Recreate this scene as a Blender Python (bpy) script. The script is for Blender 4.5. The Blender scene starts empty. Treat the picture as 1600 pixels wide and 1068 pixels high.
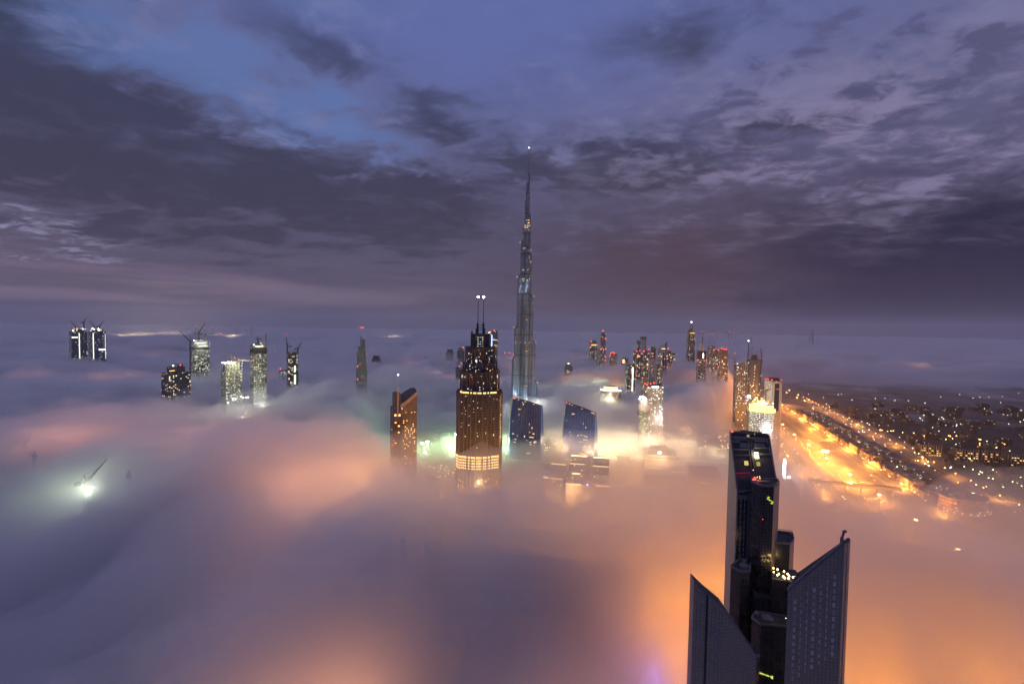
import bpy, math, random
import numpy as np
from mathutils import Vector, Matrix
S = bpy.context.scene; R = math.radians; COL = S.collection
random.seed(7)
# ------------------------------------------------------------------ camera
F = 640.0; CX, CY = 800, 534; CAMZ = 270.0
cam = bpy.data.cameras.new('camera'); co = bpy.data.objects.new('camera', cam); COL.objects.link(co); S.camera = co
cam.sensor_width = 36; cam.lens = 36*F/1600; cam.clip_end = 90000; cam.clip_start = 1
CM = Matrix.Translation((0, 0, CAMZ)) @ Matrix.Rotation(R(90-1.95), 4, 'X') @ Matrix.Rotation(R(0.9), 4, 'Z')
co.matrix_world = CM
CR = CM.to_3x3()
def P(px, py, D):
    """point seen at photo pixel (px, py) that lies D metres ahead"""
    d = CR @ Vector(((px-CX)/F, -(py-CY)/F, -1)); d *= D/d.y
    return Vector((0, 0, CAMZ)) + d
def G(px, py, z=0.0):
    d = CR @ Vector(((px-CX)/F, -(py-CY)/F, -1)); t = (z-CAMZ)/d.z
    return Vector((0, 0, CAMZ)) + d*t
# ------------------------------------------------------------------ render settings
S.view_settings.view_transform = 'Standard'; S.view_settings.look = 'None'
S.view_settings.exposure = 0.0; S.view_settings.gamma = 1.0
c = S.cycles; c.volume_bounces = 4; c.max_bounces = 8; c.diffuse_bounces = 2; c.glossy_bounces = 2
c.transmission_bounces = 2; c.use_denoising = True; c.sample_clamp_indirect = 6.0; c.use_light_tree = True; c.use_adaptive_sampling = True; c.adaptive_threshold = .025; c.adaptive_min_samples = 24
def lin(r, g, b, a=1.0):
    f = lambda x: (x/255/12.92) if x/255 <= .04045 else ((x/255+.055)/1.055)**2.4
    return (f(r), f(g), f(b), a)
# ------------------------------------------------------------------ small node language
class NT:
    def __init__(s, tree): s.t = tree; s.t.nodes.clear()
    def n(s, typ, **kw):
        x = s.t.nodes.new(typ)
        for k, v in kw.items(): setattr(x, k, v)
        return x
    def put(s, sock, v):
        if hasattr(v, 'is_linked') or isinstance(v, bpy.types.NodeSocket): s.t.links.new(v, sock)
        else: sock.default_value = v
    def m(s, op, a, b=0.0, c_=None):
        x = s.n('ShaderNodeMath', operation=op); s.put(x.inputs[0], a); s.put(x.inputs[1], b)
        if c_ is not None: s.put(x.inputs[2], c_)
        return x.outputs[0]
    def mix(s, f, a, b, blend='MIX'):
        x = s.n('ShaderNodeMix', data_type='RGBA', blend_type=blend); s.put(x.inputs[0], f)
        s.put(x.inputs[6], a); s.put(x.inputs[7], b); return x.outputs[2]
    def ss(s, v, a, b, lo=0.0, hi=1.0):
        x = s.n('ShaderNodeMapRange', interpolation_type='SMOOTHSTEP')
        s.put(x.inputs[0], v); s.put(x.inputs[1], a); s.put(x.inputs[2], b); s.put(x.inputs[3], lo); s.put(x.inputs[4], hi)
        return x.outputs[0]
    def noise(s, vec, scale, detail=5, rough=.55, dist=0.0):
        x = s.n('ShaderNodeTexNoise'); s.put(x.inputs['Vector'], vec); x.inputs['Scale'].default_value = scale
        x.inputs['Detail'].default_value = detail; x.inputs['Roughness'].default_value = rough
        x.inputs['Distortion'].default_value = dist; return x.outputs[0]
    def blob(s, X, Y, cx, cy, rx, ry, rot=0.0):
        cr, sr = math.cos(rot), math.sin(rot)
        dx = s.m('SUBTRACT', X, cx); dy = s.m('SUBTRACT', Y, cy)
        u = s.m('DIVIDE', s.m('ADD', s.m('MULTIPLY', dx, cr), s.m('MULTIPLY', dy, sr)), rx)
        v = s.m('DIVIDE', s.m('SUBTRACT', s.m('MULTIPLY', dy, cr), s.m('MULTIPLY', dx, sr)), ry)
        q = s.m('ADD', s.m('MULTIPLY', u, u), s.m('MULTIPLY', v, v))
        return s.m('POWER', 2.718, s.m('MULTIPLY', q, -1.0))
# ------------------------------------------------------------------ world: cloudy dawn sky
W = bpy.data.worlds.new('World'); S.world = W; W.use_nodes = True
T = NT(W.node_tree)
tc = T.n('ShaderNodeTexCoord'); sp = T.n('ShaderNodeSeparateXYZ'); T.t.links.new(tc.outputs['Generated'], sp.inputs[0])
dx, dy, dz = sp.outputs
az = T.m('ARCTAN2', dx, dy); el = T.m('ARCSINE', dz)            # radians
den = T.m('ADD', T.m('MAXIMUM', dz, 0.0), 0.13)
cq = T.n('ShaderNodeCombineXYZ'); T.put(cq.inputs[0], T.m('DIVIDE', dx, den)); T.put(cq.inputs[1], T.m('DIVIDE', dy, den)); T.put(cq.inputs[2], 0.37)
mp = T.n('ShaderNodeMapping'); T.t.links.new(cq.outputs[0], mp.inputs[0]); mp.inputs['Rotation'].default_value = (0, 0, R(24)); mp.inputs['Scale'].default_value = (1.0, 1.35, 1)
q = mp.outputs[0]
n1 = T.noise(q, .75, 7, .55, .25); n2 = T.noise(q, 2.4, 7, .6, .35); n3 = T.noise(q, .30, 4, .5, .1); n4 = T.noise(q, 6.5, 5, .62, .4)
wob = T.m('MULTIPLY', T.m('SUBTRACT', n1, .5), .50)
azw = T.m('ADD', T.m('ADD', az, wob), T.m('MULTIPLY', T.m('SUBTRACT', n4, .5), .10)); elw = T.m('ADD', el, T.m('MULTIPLY', T.m('SUBTRACT', n2, .5), .26))
elw = T.m('ADD', elw, T.m('MULTIPLY', T.m('SUBTRACT', n4, .5), .09))
D2 = math.pi/180
def BL(*p, w=1.0, X=None, Y=None):
    b_ = T.blob(X or azw, Y or elw, p[0]*D2, p[1]*D2, p[2]*D2, p[3]*D2, p[4] if len(p) > 4 else 0.0); return b_ if w == 1.0 else T.m('MULTIPLY', b_, w)
def MX(*a_):
    r_ = a_[0]
    for x_ in a_[1:]: r_ = T.m('MAXIMUM', r_, x_)
    return r_
# vertical gradient of the cloud deck
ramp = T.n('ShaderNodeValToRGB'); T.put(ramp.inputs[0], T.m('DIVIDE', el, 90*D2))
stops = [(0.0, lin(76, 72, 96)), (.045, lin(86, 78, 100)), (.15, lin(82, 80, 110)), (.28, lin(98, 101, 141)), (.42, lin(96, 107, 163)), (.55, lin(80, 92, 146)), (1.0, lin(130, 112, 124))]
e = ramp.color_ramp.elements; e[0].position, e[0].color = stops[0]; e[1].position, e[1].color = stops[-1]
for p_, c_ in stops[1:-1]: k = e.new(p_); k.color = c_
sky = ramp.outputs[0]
# open blue, upper left, with broken pale cloud
sky = T.mix(BL(-6, 34, 22, 9, w=.6), sky, lin(94, 108, 172))
gap = MX(BL(-40, 25.5, 13, 3.4, .05), BL(-26, 24, 11, 2.6, -.12), BL(-48, 30, 7, 3, w=.8), BL(-30, 36, 12, 4, w=.5))
sky = T.mix(T.m('MULTIPLY', T.ss(T.m('ADD', gap, T.m('MULTIPLY', T.m('SUBTRACT', n4, .5), .5)), .0, .9), .85), sky, lin(92, 116, 172))
# dark clouds
band = MX(BL(-40, 16.0, 24, 5.6, -.04), BL(-16, 15.5, 14, 4.5), BL(8, 20.5, 18, 3.2, -.05, w=.85), BL(-53, 21, 8, 6), BL(-54, 33, 9, 4), BL(-24, 30, 10, 3.2, -.1, w=.42), BL(20, 33, 9, 3, w=.35), BL(-10, 26, 9, 2.2, w=.45), BL(33, 22, 8, 2.4, w=.6))
cov = T.m('ADD', T.m('MULTIPLY', band, .62), T.m('SUBTRACT', T.m('ADD', T.m('MULTIPLY', n1, .45), T.m('MULTIPLY', n2, .55)), .36))
cov = T.ss(cov, .14, .50)
dark = T.mix(T.ss(el, 8*D2, 32*D2), lin(56, 54, 76), lin(50, 56, 84))
sky = T.mix(T.m('MULTIPLY', cov, .9), sky, dark)
# pale ragged edges and patches
hi = T.m('MULTIPLY', T.ss(T.m('ADD', T.m('MULTIPLY', n2, .5), T.m('MULTIPLY', n4, .5)), .50, .68), T.ss(el, 5*D2, 18*D2))
sky = T.mix(T.m('MULTIPLY', T.m('MULTIPLY', hi, T.ss(cov, 1.0, .2, .25, 1.0)), .6), sky, lin(124, 128, 172))
hr = T.m('MULTIPLY', T.ss(T.m('ADD', T.m('MULTIPLY', n2, .5), T.m('MULTIPLY', n4, .5)), .44, .60), BL(40, 20.5, 26, 8, X=az, Y=elw))
sky = T.mix(T.m('MULTIPLY', hr, .9), sky, lin(136, 128, 162))
mot = T.m('MULTIPLY', T.ss(n4, .50, .36), BL(42, 26, 30, 10, X=az, Y=el))
sky = T.mix(T.m('MULTIPLY', mot, .6), sky, lin(74, 72, 106))
lp = T.m('MULTIPLY', MX(BL(-50, 8.3, 7, .8), BL(-53, 7.2, 5, .5)), T.ss(n4, .38, .58))
sky = T.mix(lp, sky, lin(150, 148, 182))
# stratus low on the horizon with the first dawn tint on the left
cs = T.n('ShaderNodeCombineXYZ'); T.put(cs.inputs[0], T.m('MULTIPLY', az, 2.2)); T.put(cs.inputs[1], T.m('MULTIPLY', el, 34.0)); T.put(cs.inputs[2], .2)
n5 = T.noise(cs.outputs[0], 1.3, 5, .5, .2)
lg = T.m('MULTIPLY', T.blob(az, el, -46*D2, 3.6*D2, 34*D2, 2.6*D2), T.ss(n5, .38, .62))
sky = T.mix(T.m('MULTIPLY', lg, .75), sky, lin(136, 116, 138))
# mauve smear over the middle right, navy rain bank over the right horizon
sky = T.mix(BL(21, 7, 20, 9.5, X=az, Y=elw, w=.8), sky, lin(66, 50, 64))
sky = T.mix(T.m('MULTIPLY', T.m('MULTIPLY', T.ss(azw, 20*D2, 42*D2), T.ss(elw, 17*D2, 7*D2)), .95), sky, lin(8, 20, 56))
lowd = T.m('MULTIPLY', T.ss(el, 2.6*D2, .3*D2), .55)
sky = T.mix(lowd, sky, lin(68, 66, 94))
nish = T.n('ShaderNodeTexSky'); nish.sky_type = 'NISHITA'; nish.sun_disc = False; nish.sun_elevation = R(1.0); nish.sun_rotation = R(-75)
sky = T.mix(1.0, sky, T.mix(1.0, nish.outputs[0], (.002, .002, .002, 1), 'MULTIPLY'), 'ADD')
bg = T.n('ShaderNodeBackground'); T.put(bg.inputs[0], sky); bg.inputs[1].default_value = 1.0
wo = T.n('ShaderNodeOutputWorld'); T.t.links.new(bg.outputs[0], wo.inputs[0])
W.cycles.sampling_method = 'MANUAL'; W.cycles.sample_map_resolution = 256
# soft directional dawn light through the cloud, from behind the left horizon
sl = bpy.data.lights.new('sun', 'SUN'); sl.energy = .30; sl.angle = R(18); sl.color = (.95, .82, .95)
so = bpy.data.objects.new('sun', sl); COL.objects.link(so); so.rotation_euler = Vector((.80, -.42, -.30)).to_track_quat('-Z', 'Y').to_euler()
# ------------------------------------------------------------------ mesh helpers
class M:
    def __init__(s): s.v = []; s.f = []; s.uv = []; s.mi = []
    def face(s, pts, uv=None, mi=0):
        b = len(s.v); s.v += [tuple(p) for p in pts]; s.f.append(list(range(b, b+len(pts))))
        s.uv.append(uv or [(p[0], p[1]) for p in pts]); s.mi.append(mi); return s
    def prism(s, pts, z0, z1, roof=1, bottom=False, mi=0, scale_top=1.0, inset=None):
        """pts counter-clockwise; z1 number or function(x, y)"""
        zt = z1 if callable(z1) else (lambda x, y: z1)
        cx = sum(p[0] for p in pts)/len(pts); cy = sum(p[1] for p in pts)/len(pts)
        top = [(cx+(p[0]-cx)*scale_top, cy+(p[1]-cy)*scale_top) for p in pts]
        u = 0; n = len(pts)
        for i in range(n):
            a, b = pts[i], pts[(i+1) % n]; ta, tb = top[i], top[(i+1) % n]; L = math.dist(a, b)
            za, zb = zt(*a), zt(*b)
            s.face([(*a, z0), (*b, z0), (*tb, zb), (*ta, za)], [(u, z0), (u+L, z0), (u+L, zb), (u, za)], mi); u += L
        s.face([(*p, zt(*o)) for p, o in zip(top, pts)], None, roof)
        if bottom: s.face([(*p, z0) for p in reversed(pts)], None, roof)
        return s
    def box(s, cx, cy, z0, sx, sy, sz, rot=0, mi=0, roof=None):
        cr, sr = math.cos(rot), math.sin(rot)
        pts = [(cx+x*cr-y*sr, cy+x*sr+y*cr) for x, y in ((-sx/2, -sy/2), (sx/2, -sy/2), (sx/2, sy/2), (-sx/2, sy/2))]
        return s.prism(pts, z0, z0+sz, roof=mi if roof is None else roof, bottom=True, mi=mi)
    def cyl(s, cx, cy, r, z0, z1, n=16, scale_top=1.0, mi=0, roof=None, ph=0.0):
        pts = [(cx+r*math.cos(2*math.pi*i/n+ph), cy+r*math.sin(2*math.pi*i/n+ph)) for i in range(n)]
        return s.prism(pts, z0, z1, roof=mi if roof is None else roof, bottom=True, mi=mi, scale_top=scale_top)
    def bar(s, a, b, w, mi=0, h=None):
        a = Vector(a); b = Vector(b); d = (b-a).normalized(); h = h or w
        up = Vector((0, 0, 1)) if abs(d.z) < .95 else Vector((1, 0, 0))
        x = d.cross(up).normalized()*(w/2); y = x.cross(d).normalized()*(h/2)
        A = [a-x-y, a+x-y, a+x+y, a-x+y]; B = [p+(b-a) for p in A]
        for i in range(4): j = (i+1) % 4; s.face([A[i], A[j], B[j], B[i]], None, mi)
        s.face(A[::-1], None, mi); s.face(B, None, mi); return s
    def ball(s, p, r, mi=0, n=6):
        p = Vector(p); rings = []
        for i in range(n//2+1):
            t = math.pi*i/(n//2); rings.append([p+Vector((r*math.sin(t)*math.cos(2*math.pi*k/n), r*math.sin(t)*math.sin(2*math.pi*k/n), -r*math.cos(t))) for k in range(n)])
        for i in range(n//2):
            for k in range(n):
                l = (k+1) % n; q_ = [rings[i][k], rings[i][l], rings[i+1][l], rings[i+1][k]]
                if i == 0: q_ = [q_[0], q_[2], q_[3]]
                if i == n//2-1: q_ = q_[:3]
                s.face(q_, None, mi)
        return s
    def mesh(s, name, mats, smooth=False):
        me = bpy.data.meshes.new(name); me.from_pydata(s.v, [], s.f)
        ul = me.uv_layers.new(name='UVMap'); k = 0
        for uvs in s.uv:
            for t in uvs: ul.data[k].uv = t; k += 1
        mats = mats if isinstance(mats, (list, tuple)) else [mats]
        for m_ in mats: me.materials.append(m_)
        me.polygons.foreach_set('material_index', [min(i, len(mats)-1) for i in s.mi])
        if smooth: me.polygons.foreach_set('use_smooth', [True]*len(s.f))
        return me
    def build(s, name, mats, parent=None, smooth=False, loc=(0, 0, 0)):
        o = bpy.data.objects.new(name, s.mesh(name, mats, smooth)); COL.objects.link(o); o.parent = parent; o.location = loc; return o
def tag(o, label=None, cat=None, group=None, kind=None):
    if label: o['label'] = label
    if cat: o['category'] = cat
    if group: o['group'] = group
    if kind: o['kind'] = kind
    return o
def thing(name, label, cat, loc, rz=0, group=None):
    o = bpy.data.objects.new(name, None); COL.objects.link(o); o.empty_display_size = 5
    o.location = loc; o.rotation_euler = (0, 0, rz); return tag(o, label, cat, group)
def copy_tree(o, parent=None):
    c_ = o.copy(); COL.objects.link(c_); c_.parent = parent
    for ch in list(o.children): copy_tree(ch, c_)
    return c_
# ------------------------------------------------------------------ materials
MATS = {}
def plain(name, col, rough=.7, metal=0.0, noise=0.0, scale=.3):
    if name in MATS: return MATS[name]
    m_ = bpy.data.materials.new(name); m_.use_nodes = True; t = NT(m_.node_tree)
    b = t.n('ShaderNodeBsdfPrincipled'); o = t.n('ShaderNodeOutputMaterial'); t.t.links.new(b.outputs[0], o.inputs[0])
    b.inputs['Roughness'].default_value = rough; b.inputs['Metallic'].default_value = metal
    x = t.n('ShaderNodeTexCoord'); nz = t.noise(x.outputs['Object'], scale, 5)
    t.put(b.inputs['Base Color'], t.mix(t.ss(nz, .3, .7), (*[v*(1-noise) for v in col], 1), (*[min(1, v*(1+noise)) for v in col], 1)))
    MATS[name] = m_; return m_
def glow(name, col, strength):
    if name in MATS: return MATS[name]
    m_ = bpy.data.materials.new(name); m_.use_nodes = True; t = NT(m_.node_tree)
    b = t.n('ShaderNodeEmission'); o = t.n('ShaderNodeOutputMaterial'); t.t.links.new(b.outputs[0], o.inputs[0])
    b.inputs[0].default_value = (*col, 1); b.inputs[1].default_value = strength
    m_.cycles.emission_sampling = 'NONE'; MATS[name] = m_; return m_
def facade(name, wall, glass, bw=3.0, fh=3.4, mu=.16, mv=.2, lit=0.0, lc=(1, .75, .4), ls=3.0, rough=.5, grough=.18, seed=0.0, metal=0.0, bands=None, var=1.0, spec=.5):
    if name in MATS: return MATS[name]
    m_ = bpy.data.materials.new(name); m_.use_nodes = True; t = NT(m_.node_tree)
    b = t.n('ShaderNodeBsdfPrincipled'); o = t.n('ShaderNodeOutputMaterial'); t.t.links.new(b.outputs[0], o.inputs[0])
    uv = t.n('ShaderNodeUVMap'); s_ = t.n('ShaderNodeSeparateXYZ'); t.t.links.new(uv.outputs[0], s_.inputs[0])
    u = t.m('DIVIDE', s_.outputs[0], bw); v = t.m('DIVIDE', s_.outputs[1], fh)
    fu = t.m('FRACT', u); fv = t.m('FRACT', v)
    win = t.m('MULTIPLY', t.m('MULTIPLY', t.m('GREATER_THAN', fu, mu), t.m('LESS_THAN', fu, 1-mu)), t.m('MULTIPLY', t.m('GREATER_THAN', fv, mv), t.m('LESS_THAN', fv, 1-mv*.4)))
    cmb = t.n('ShaderNodeCombineXYZ'); t.put(cmb.inputs[0], t.m('FLOOR', u)); t.put(cmb.inputs[1], t.m('FLOOR', v)); cmb.inputs[2].default_value = seed
    wn = t.n('ShaderNodeTexWhiteNoise', noise_dimensions='3D'); t.t.links.new(cmb.outputs[0], wn.inputs[0])
    gcol = t.mix(wn.outputs[0], (*[g_*(1-.45*var) for g_ in glass], 1), (*[g_*(1+.35*var) for g_ in glass], 1))
    nz = t.noise(uv.outputs[0], .05, 6, .6)
    wcol = t.mix(t.ss(nz, .25, .75), (*[g_*.72 for g_ in wall], 1), (*[g_*1.2 for g_ in wall], 1))
    if bands:
        bf = t.m('LESS_THAN', t.m('FRACT', t.m('DIVIDE', s_.outputs[1], bands[0])), bands[1])
        win = t.m('MULTIPLY', win, t.m('SUBTRACT', 1.0, bf)); wcol = t.mix(bf, wcol, (*bands[2], 1))
    t.put(b.inputs['Base Color'], t.mix(win, wcol, gcol))
    t.put(b.inputs['Roughness'], t.mix(win, (rough,)*3+(1,), (grough,)*3+(1,)))
    b.inputs['Metallic'].default_value = metal; b.inputs['Specular IOR Level'].default_value = spec
    if lit > 0:
        sepc = t.n('ShaderNodeSeparateColor'); t.t.links.new(wn.outputs[1], sepc.inputs[0])
        l = t.m('MULTIPLY', t.m('LESS_THAN', sepc.outputs[1], lit), win)
        t.put(b.inputs['Emission Color'], t.mix(sepc.outputs[2], (*lc, 1), (1, .9, .7, 1)))
        t.put(b.inputs['Emission Strength'], t.m('MULTIPLY', t.m('MULTIPLY', l, ls), t.m('ADD', sepc.outputs[0], .3)))
        m_.cycles.emission_sampling = 'NONE'
    MATS[name] = m_; return m_
WARM = (1, .62, .24); COOL = (.92, 1, .82); WHITE = (1, .97, .9); RED = (1, .06, .04); SOD = (1, .42, .10); GRN = (.75, 1, .35)
roofm = plain('roof_gravel', (.07, .07, .08), .8, 0, .3)
steel = plain('dark_steel', (.10, .10, .11), .45, .6, .2)
conc = plain('concrete', (.30, .29, .28), .8, 0, .2)
pale = plain('pale_panel', (.42, .41, .42), .6, 0, .15)
crane_m = plain('crane_paint', (.16, .12, .12), .6, .2, .2)
black = plain('black_cladding', (.018, .018, .022), .35, 0, .3)
g_warm = glow('lit_window_warm', WARM, 1.7); g_cool = glow('lit_window_cool', COOL, 1.3); g_white = glow('flood_white', WHITE, 22)
g_red = glow('beacon_red', RED, 7); g_sod = glow('sodium_lamp', SOD, 26); g_green = glow('green_lamp', GRN, 14)
g_blue = glow('blue_sign', (.3, .4, 1), 9); g_gold = glow('gold_light', (1, .58, .18), 2.6); g_wsoft = glow('soft_white', (.95, 1, .85), 1.6)
g_strip = glow('strip_light', (1, .75, .35), 6)
# ------------------------------------------------------------------ lamps that light the fog
def lamp(x, y, z, col, w, r=5, parent=None, name='street_light_glow'):
    l = bpy.data.lights.new(name, 'POINT'); l.color = col; l.energy = w; l.shadow_soft_size = r
    o = bpy.data.objects.new(name, l); o.location = (x, y, z); COL.objects.link(o); o.parent = parent; return o
# ------------------------------------------------------------------ fog, haze, ground
def sm(a, b, x): t = np.clip((x-a)/(b-a), 0, 1); return t*t*(3-2*t)
def vnoise(x, y, s, seed):
    rng = np.random.RandomState(seed); g = rng.rand(256, 256); x = x/s+100; y = y/s+100
    xi = np.floor(x).astype(int); yi = np.floor(y).astype(int); fx = x-xi; fy = y-yi
    fx = fx**3*(fx*(6*fx-15)+10); fy = fy**3*(fy*(6*fy-15)+10)
    q_ = lambda a, b: g[a % 256, b % 256]
    return (q_(xi, yi)*(1-fx)+q_(xi+1, yi)*fx)*(1-fy)+(q_(xi, yi+1)*(1-fx)+q_(xi+1, yi+1)*fx)*fy-.5
def bl(x, y, cx, cy, rx, ry): return np.exp(-(((x-cx)/rx)**2+((y-cy)/ry)**2))
def H(x, y, A=0.0, dz=0.0, spread=0.0, k=0, mist=False):
    """top of the fog; A = height of ragged extra wisps, spread = how far this shell laps into the clearing"""
    wx = x+60*vnoise(x, y, 260, 50)*2; wy = y+60*vnoise(x, y, 260, 60)*2
    amp = .9+.1*sm(700, 1500, y)
    fx, fy = (wx*.83-wy*.55), (wx*.55+wy*.83)*.5       # billows drawn out along the drift of the fog
    n = sum(vnoise(fx, fy, s, 7*i+1)*a for i, (s, a) in enumerate([(520, 44), (250, 46), (120, 34), (58, 19), (28, 7)]))*amp
    ex = 0*x
    if A: ex = A*sum(vnoise(fx*1.0+70*k, fy*1.5, s, 200+9*i+31*k)*a for i, (s, a) in enumerate([(170, 1.1), (80, .8), (38, .55), (20, .3)]))
    base = 100-30*sm(560, 1050, y)+12*sm(1600, 5000, y)
    h = base+n
    h += 14*sm(.2, .8, bl(wx, wy, 0, 290, 150, 85)) + 16*bl(wx, wy, -455, 440, 80, 50) + 22*bl(wx, wy, -80, 225, 60, 60)
    # clearing: its near edge follows the front of the mall and the highway, its far edge closes behind the plaza
    front = 322-26*sm(-40, 120, wx)-92*sm(180, 420, wx)+150*sm(-50, -220, wx)+1.1*(n-10)+spread+1.0*ex
    left = sm(-250, -150, wx+.25*(wy-600)-.6*spread+ex)
    back = 1-sm(930-spread, 1330-spread, wy-260*sm(330, 480, wx-.385*(wy-600))-900*sm(430, 560, wx-.385*(wy-600)))
    o = sm(-10, 175, wy-front)*left*back; clr = o
    v = np.maximum(.6*sm(.3, .9, bl(wx, wy, -400, 850, 330, 110)*1.3), .6*sm(.3, .9, bl(wx, wy, 260, 1650, 330, 210)*1.3))
    v = np.maximum(v, .55*sm(.3, .9, bl(wx, wy, 430, 1480, 150, 200)*1.4))
    o = np.maximum(o, v)
    if mist:
        r = x-.385*(y-600)
        return h*(1-o)-4*o+(14+.6*ex)*(1-.9*clr*sm(780, 860, r)*(1-sm(950, 1900, wy)))+(42*bl(x, y, 150, 800, 300, 230)+4*bl(r, y, 560, 900, 90, 700))*clr
    return h*(1-o)-4*o+(dz+ex)*(1-.8*clr)
def axis(a, b, fine, g):
    out = [0.]; s = fine
    while out[-1] < b: out.append(out[-1]+s); s *= g
    o2 = [0.]; s = fine
    while o2[-1] > a: o2.append(o2[-1]-s); s *= g
    return np.array(sorted(set(out+o2)))
def vol(name, d, col, an=0.0):
    m_ = bpy.data.materials.new(name); m_.use_nodes = True; t = NT(m_.node_tree)
    p = t.n('ShaderNodeVolumePrincipled'); o = t.n('ShaderNodeOutputMaterial'); t.t.links.new(p.outputs[0], o.inputs['Volume'])
    p.inputs['Density'].default_value = d; p.inputs['Color'].default_value = (*col, 1); p.inputs['Anisotropy'].default_value = an
    return m_
def fog(name, label, k, dz, dens, e, A=0, spread=0, mist=False):
    xs = axis(-21000+e, 21000-e, 8, 1.020); ys = axis(-520+e, 21000-e, 8, 1.012)
    X, Y = np.meshgrid(xs, ys); Z = np.maximum(H(X, Y, A, dz, spread, k, mist), -3-e*.01)
    nx, ny = len(xs), len(ys); N = nx*ny
    v = np.concatenate([np.stack([X.ravel(), Y.ravel(), Z.ravel()], 1), np.stack([X.ravel(), Y.ravel(), 0*X.ravel()-8-e*.1], 1)])
    I = np.arange(N).reshape(ny, nx)
    q_ = np.stack([I[:-1, :-1], I[:-1, 1:], I[1:, 1:], I[1:, :-1]], -1).reshape(-1, 4)
    f = q_.tolist()+(q_[:, ::-1]+N).tolist()
    for a in (I[0, :], I[:, -1], I[-1, ::-1], I[::-1, 0]):
        f += [[int(a[i]), int(a[i]+N), int(a[i+1]+N), int(a[i+1])] for i in range(len(a)-1)]
    me = bpy.data.meshes.new(name); me.from_pydata(v.tolist(), [], f); me.materials.append(vol(name, dens, (1, 1, 1)))
    me.polygons.foreach_set('use_smooth', [True]*len(f))
    o = bpy.data.objects.new(name, me); COL.objects.link(o); return tag(o, label, 'fog', kind='stuff')
fog('fog', 'thick rolling sea of fog filling the city between the towers', 0, -30, 1/32, 0, 8)
fog('fog_layer', 'softer upper layer of the sea of fog with ragged billows', 1, -6, 1/85, 5, 26, 14)
fog('fog_veil', 'thin veil of mist lying over the sea of fog', 2, 2, 1/85, 7, 52, 30)
fog('fog_fringe', 'torn translucent wisps curling off the top of the fog', 3, 8, 1/130, 11, 72, 48)
fog('ground_mist', 'luminous ground mist drifting over the plaza, mall and highway', 4, 16, 1/230, 15, 10, 0, True)
bb = 26000
hz = M()
hv = [Vector((x, y, z)) for x in (-bb, bb) for y in (-bb, bb) for z in (-10, 835)]
for f_ in [(0, 1, 3, 2), (4, 6, 7, 5), (0, 4, 5, 1), (2, 3, 7, 6), (0, 2, 6, 4), (1, 5, 7, 3)]: hz.face([hv[i] for i in f_])
me_h = bpy.data.meshes.new('haze'); me_h.from_pydata(hv, [], [(0, 1, 3, 2), (4, 6, 7, 5), (0, 4, 5, 1), (2, 3, 7, 6), (0, 2, 6, 4), (1, 5, 7, 3)])
me_h.materials.append(vol('haze', 1/21000, (1, .985, 1))); ho = bpy.data.objects.new('haze', me_h); COL.objects.link(ho); tag(ho, 'even dawn haze over the whole city', 'haze', kind='stuff')
def ground_mat():
    m_ = bpy.data.materials.new('ground'); m_.use_nodes = True; t = NT(m_.node_tree)
    b = t.n('ShaderNodeBsdfPrincipled'); o = t.n('ShaderNodeOutputMaterial'); t.t.links.new(b.outputs[0], o.inputs[0])
    x = t.n('ShaderNodeTexCoord').outputs['Object']; a = t.noise(x, .006, 6); d = t.noise(x, .04, 5)
    v = t.n('ShaderNodeTexVoronoi'); t.put(v.inputs['Vector'], x); v.inputs['Scale'].default_value = .018
    c_ = t.mix(t.ss(a, .4, .6), (.025, .028, .022, 1), (.06, .052, .042, 1)); c_ = t.mix(t.ss(d, .45, .65), c_, (.05, .05, .05, 1))
    c_ = t.mix(t.m('MULTIPLY', v.outputs[1], .3), c_, (.08, .07, .06, 1)); t.put(b.inputs['Base Color'], c_); b.inputs['Roughness'].default_value = .9
    return m_
o = M().face([(-34000, -34000, 0), (34000, -34000, 0), (34000, 34000, 0), (-34000, 34000, 0)]).build('ground', ground_mat()); tag(o, kind='structure')
exec_marker = 'CITY'
ORG = (1, .33, .02); PNK = (1, .40, .22); YEL = (1, .55, .22); SAL = (1, .40, .17)
# street lighting buried in the fog: (x, y, colour, strength) quarters of the city, filled with jittered lamps
FOGL = []
_r = random.Random(77)
def quarter(x, y, rx, ry, n, col, e_, z=34):
    for k in range(n):
        a = k*2.399963; f_ = math.sqrt((k+.5)/n)
        FOGL.append((x+rx*f_*math.cos(a), y+ry*f_*math.sin(a), z+_r.uniform(-6, 8), col, 1.35*e_/n*_r.uniform(.75, 1.3), 10))
quarter(300, 270, 160, 140, 22, ORG, 2.1e7, 26)
quarter(540, 400, 200, 80, 12, ORG, 6.5e6, 26)
quarter(230, 400, 100, 60, 10, ORG, 5.5e6, 26)
quarter(150, 330, 60, 50, 8, ORG, 8e6, 26)
quarter(130, 180, 80, 60, 8, ORG, 2.6e6, 26)
quarter(42, 185, 22, 22, 3, ORG, 5.5e5, 26)
quarter(-30, 415, 120, 45, 14, ORG, 5e7, 26)
quarter(130, 410, 120, 30, 14, ORG, 2.4e7, 26)
quarter(-200, 480, 85, 45, 14, SAL, 1.6e7, 26)
quarter(-330, 530, 100, 45, 10, PNK, 9.0e6, 26)
quarter(-105, 215, 35, 60, 8, SAL, 2.0e6, 26)
quarter(-190, 330, 60, 50, 4, PNK, 3e5, 26)
quarter(-560, 620, 190, 70, 10, PNK, 2.0e7, 26)
quarter(-760, 960, 280, 90, 8, PNK, 6e6)
quarter(-1400, 1500, 500, 150, 9, PNK, 1.6e6, 20)
quarter(-250, 1750, 400, 90, 8, PNK, 0.9e6, 18)
quarter(560, 1800, 330, 130, 10, ORG, 1.8e6, 16)
quarter(330, 1180, 230, 110, 18, SAL, 9e5, 12)
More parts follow.
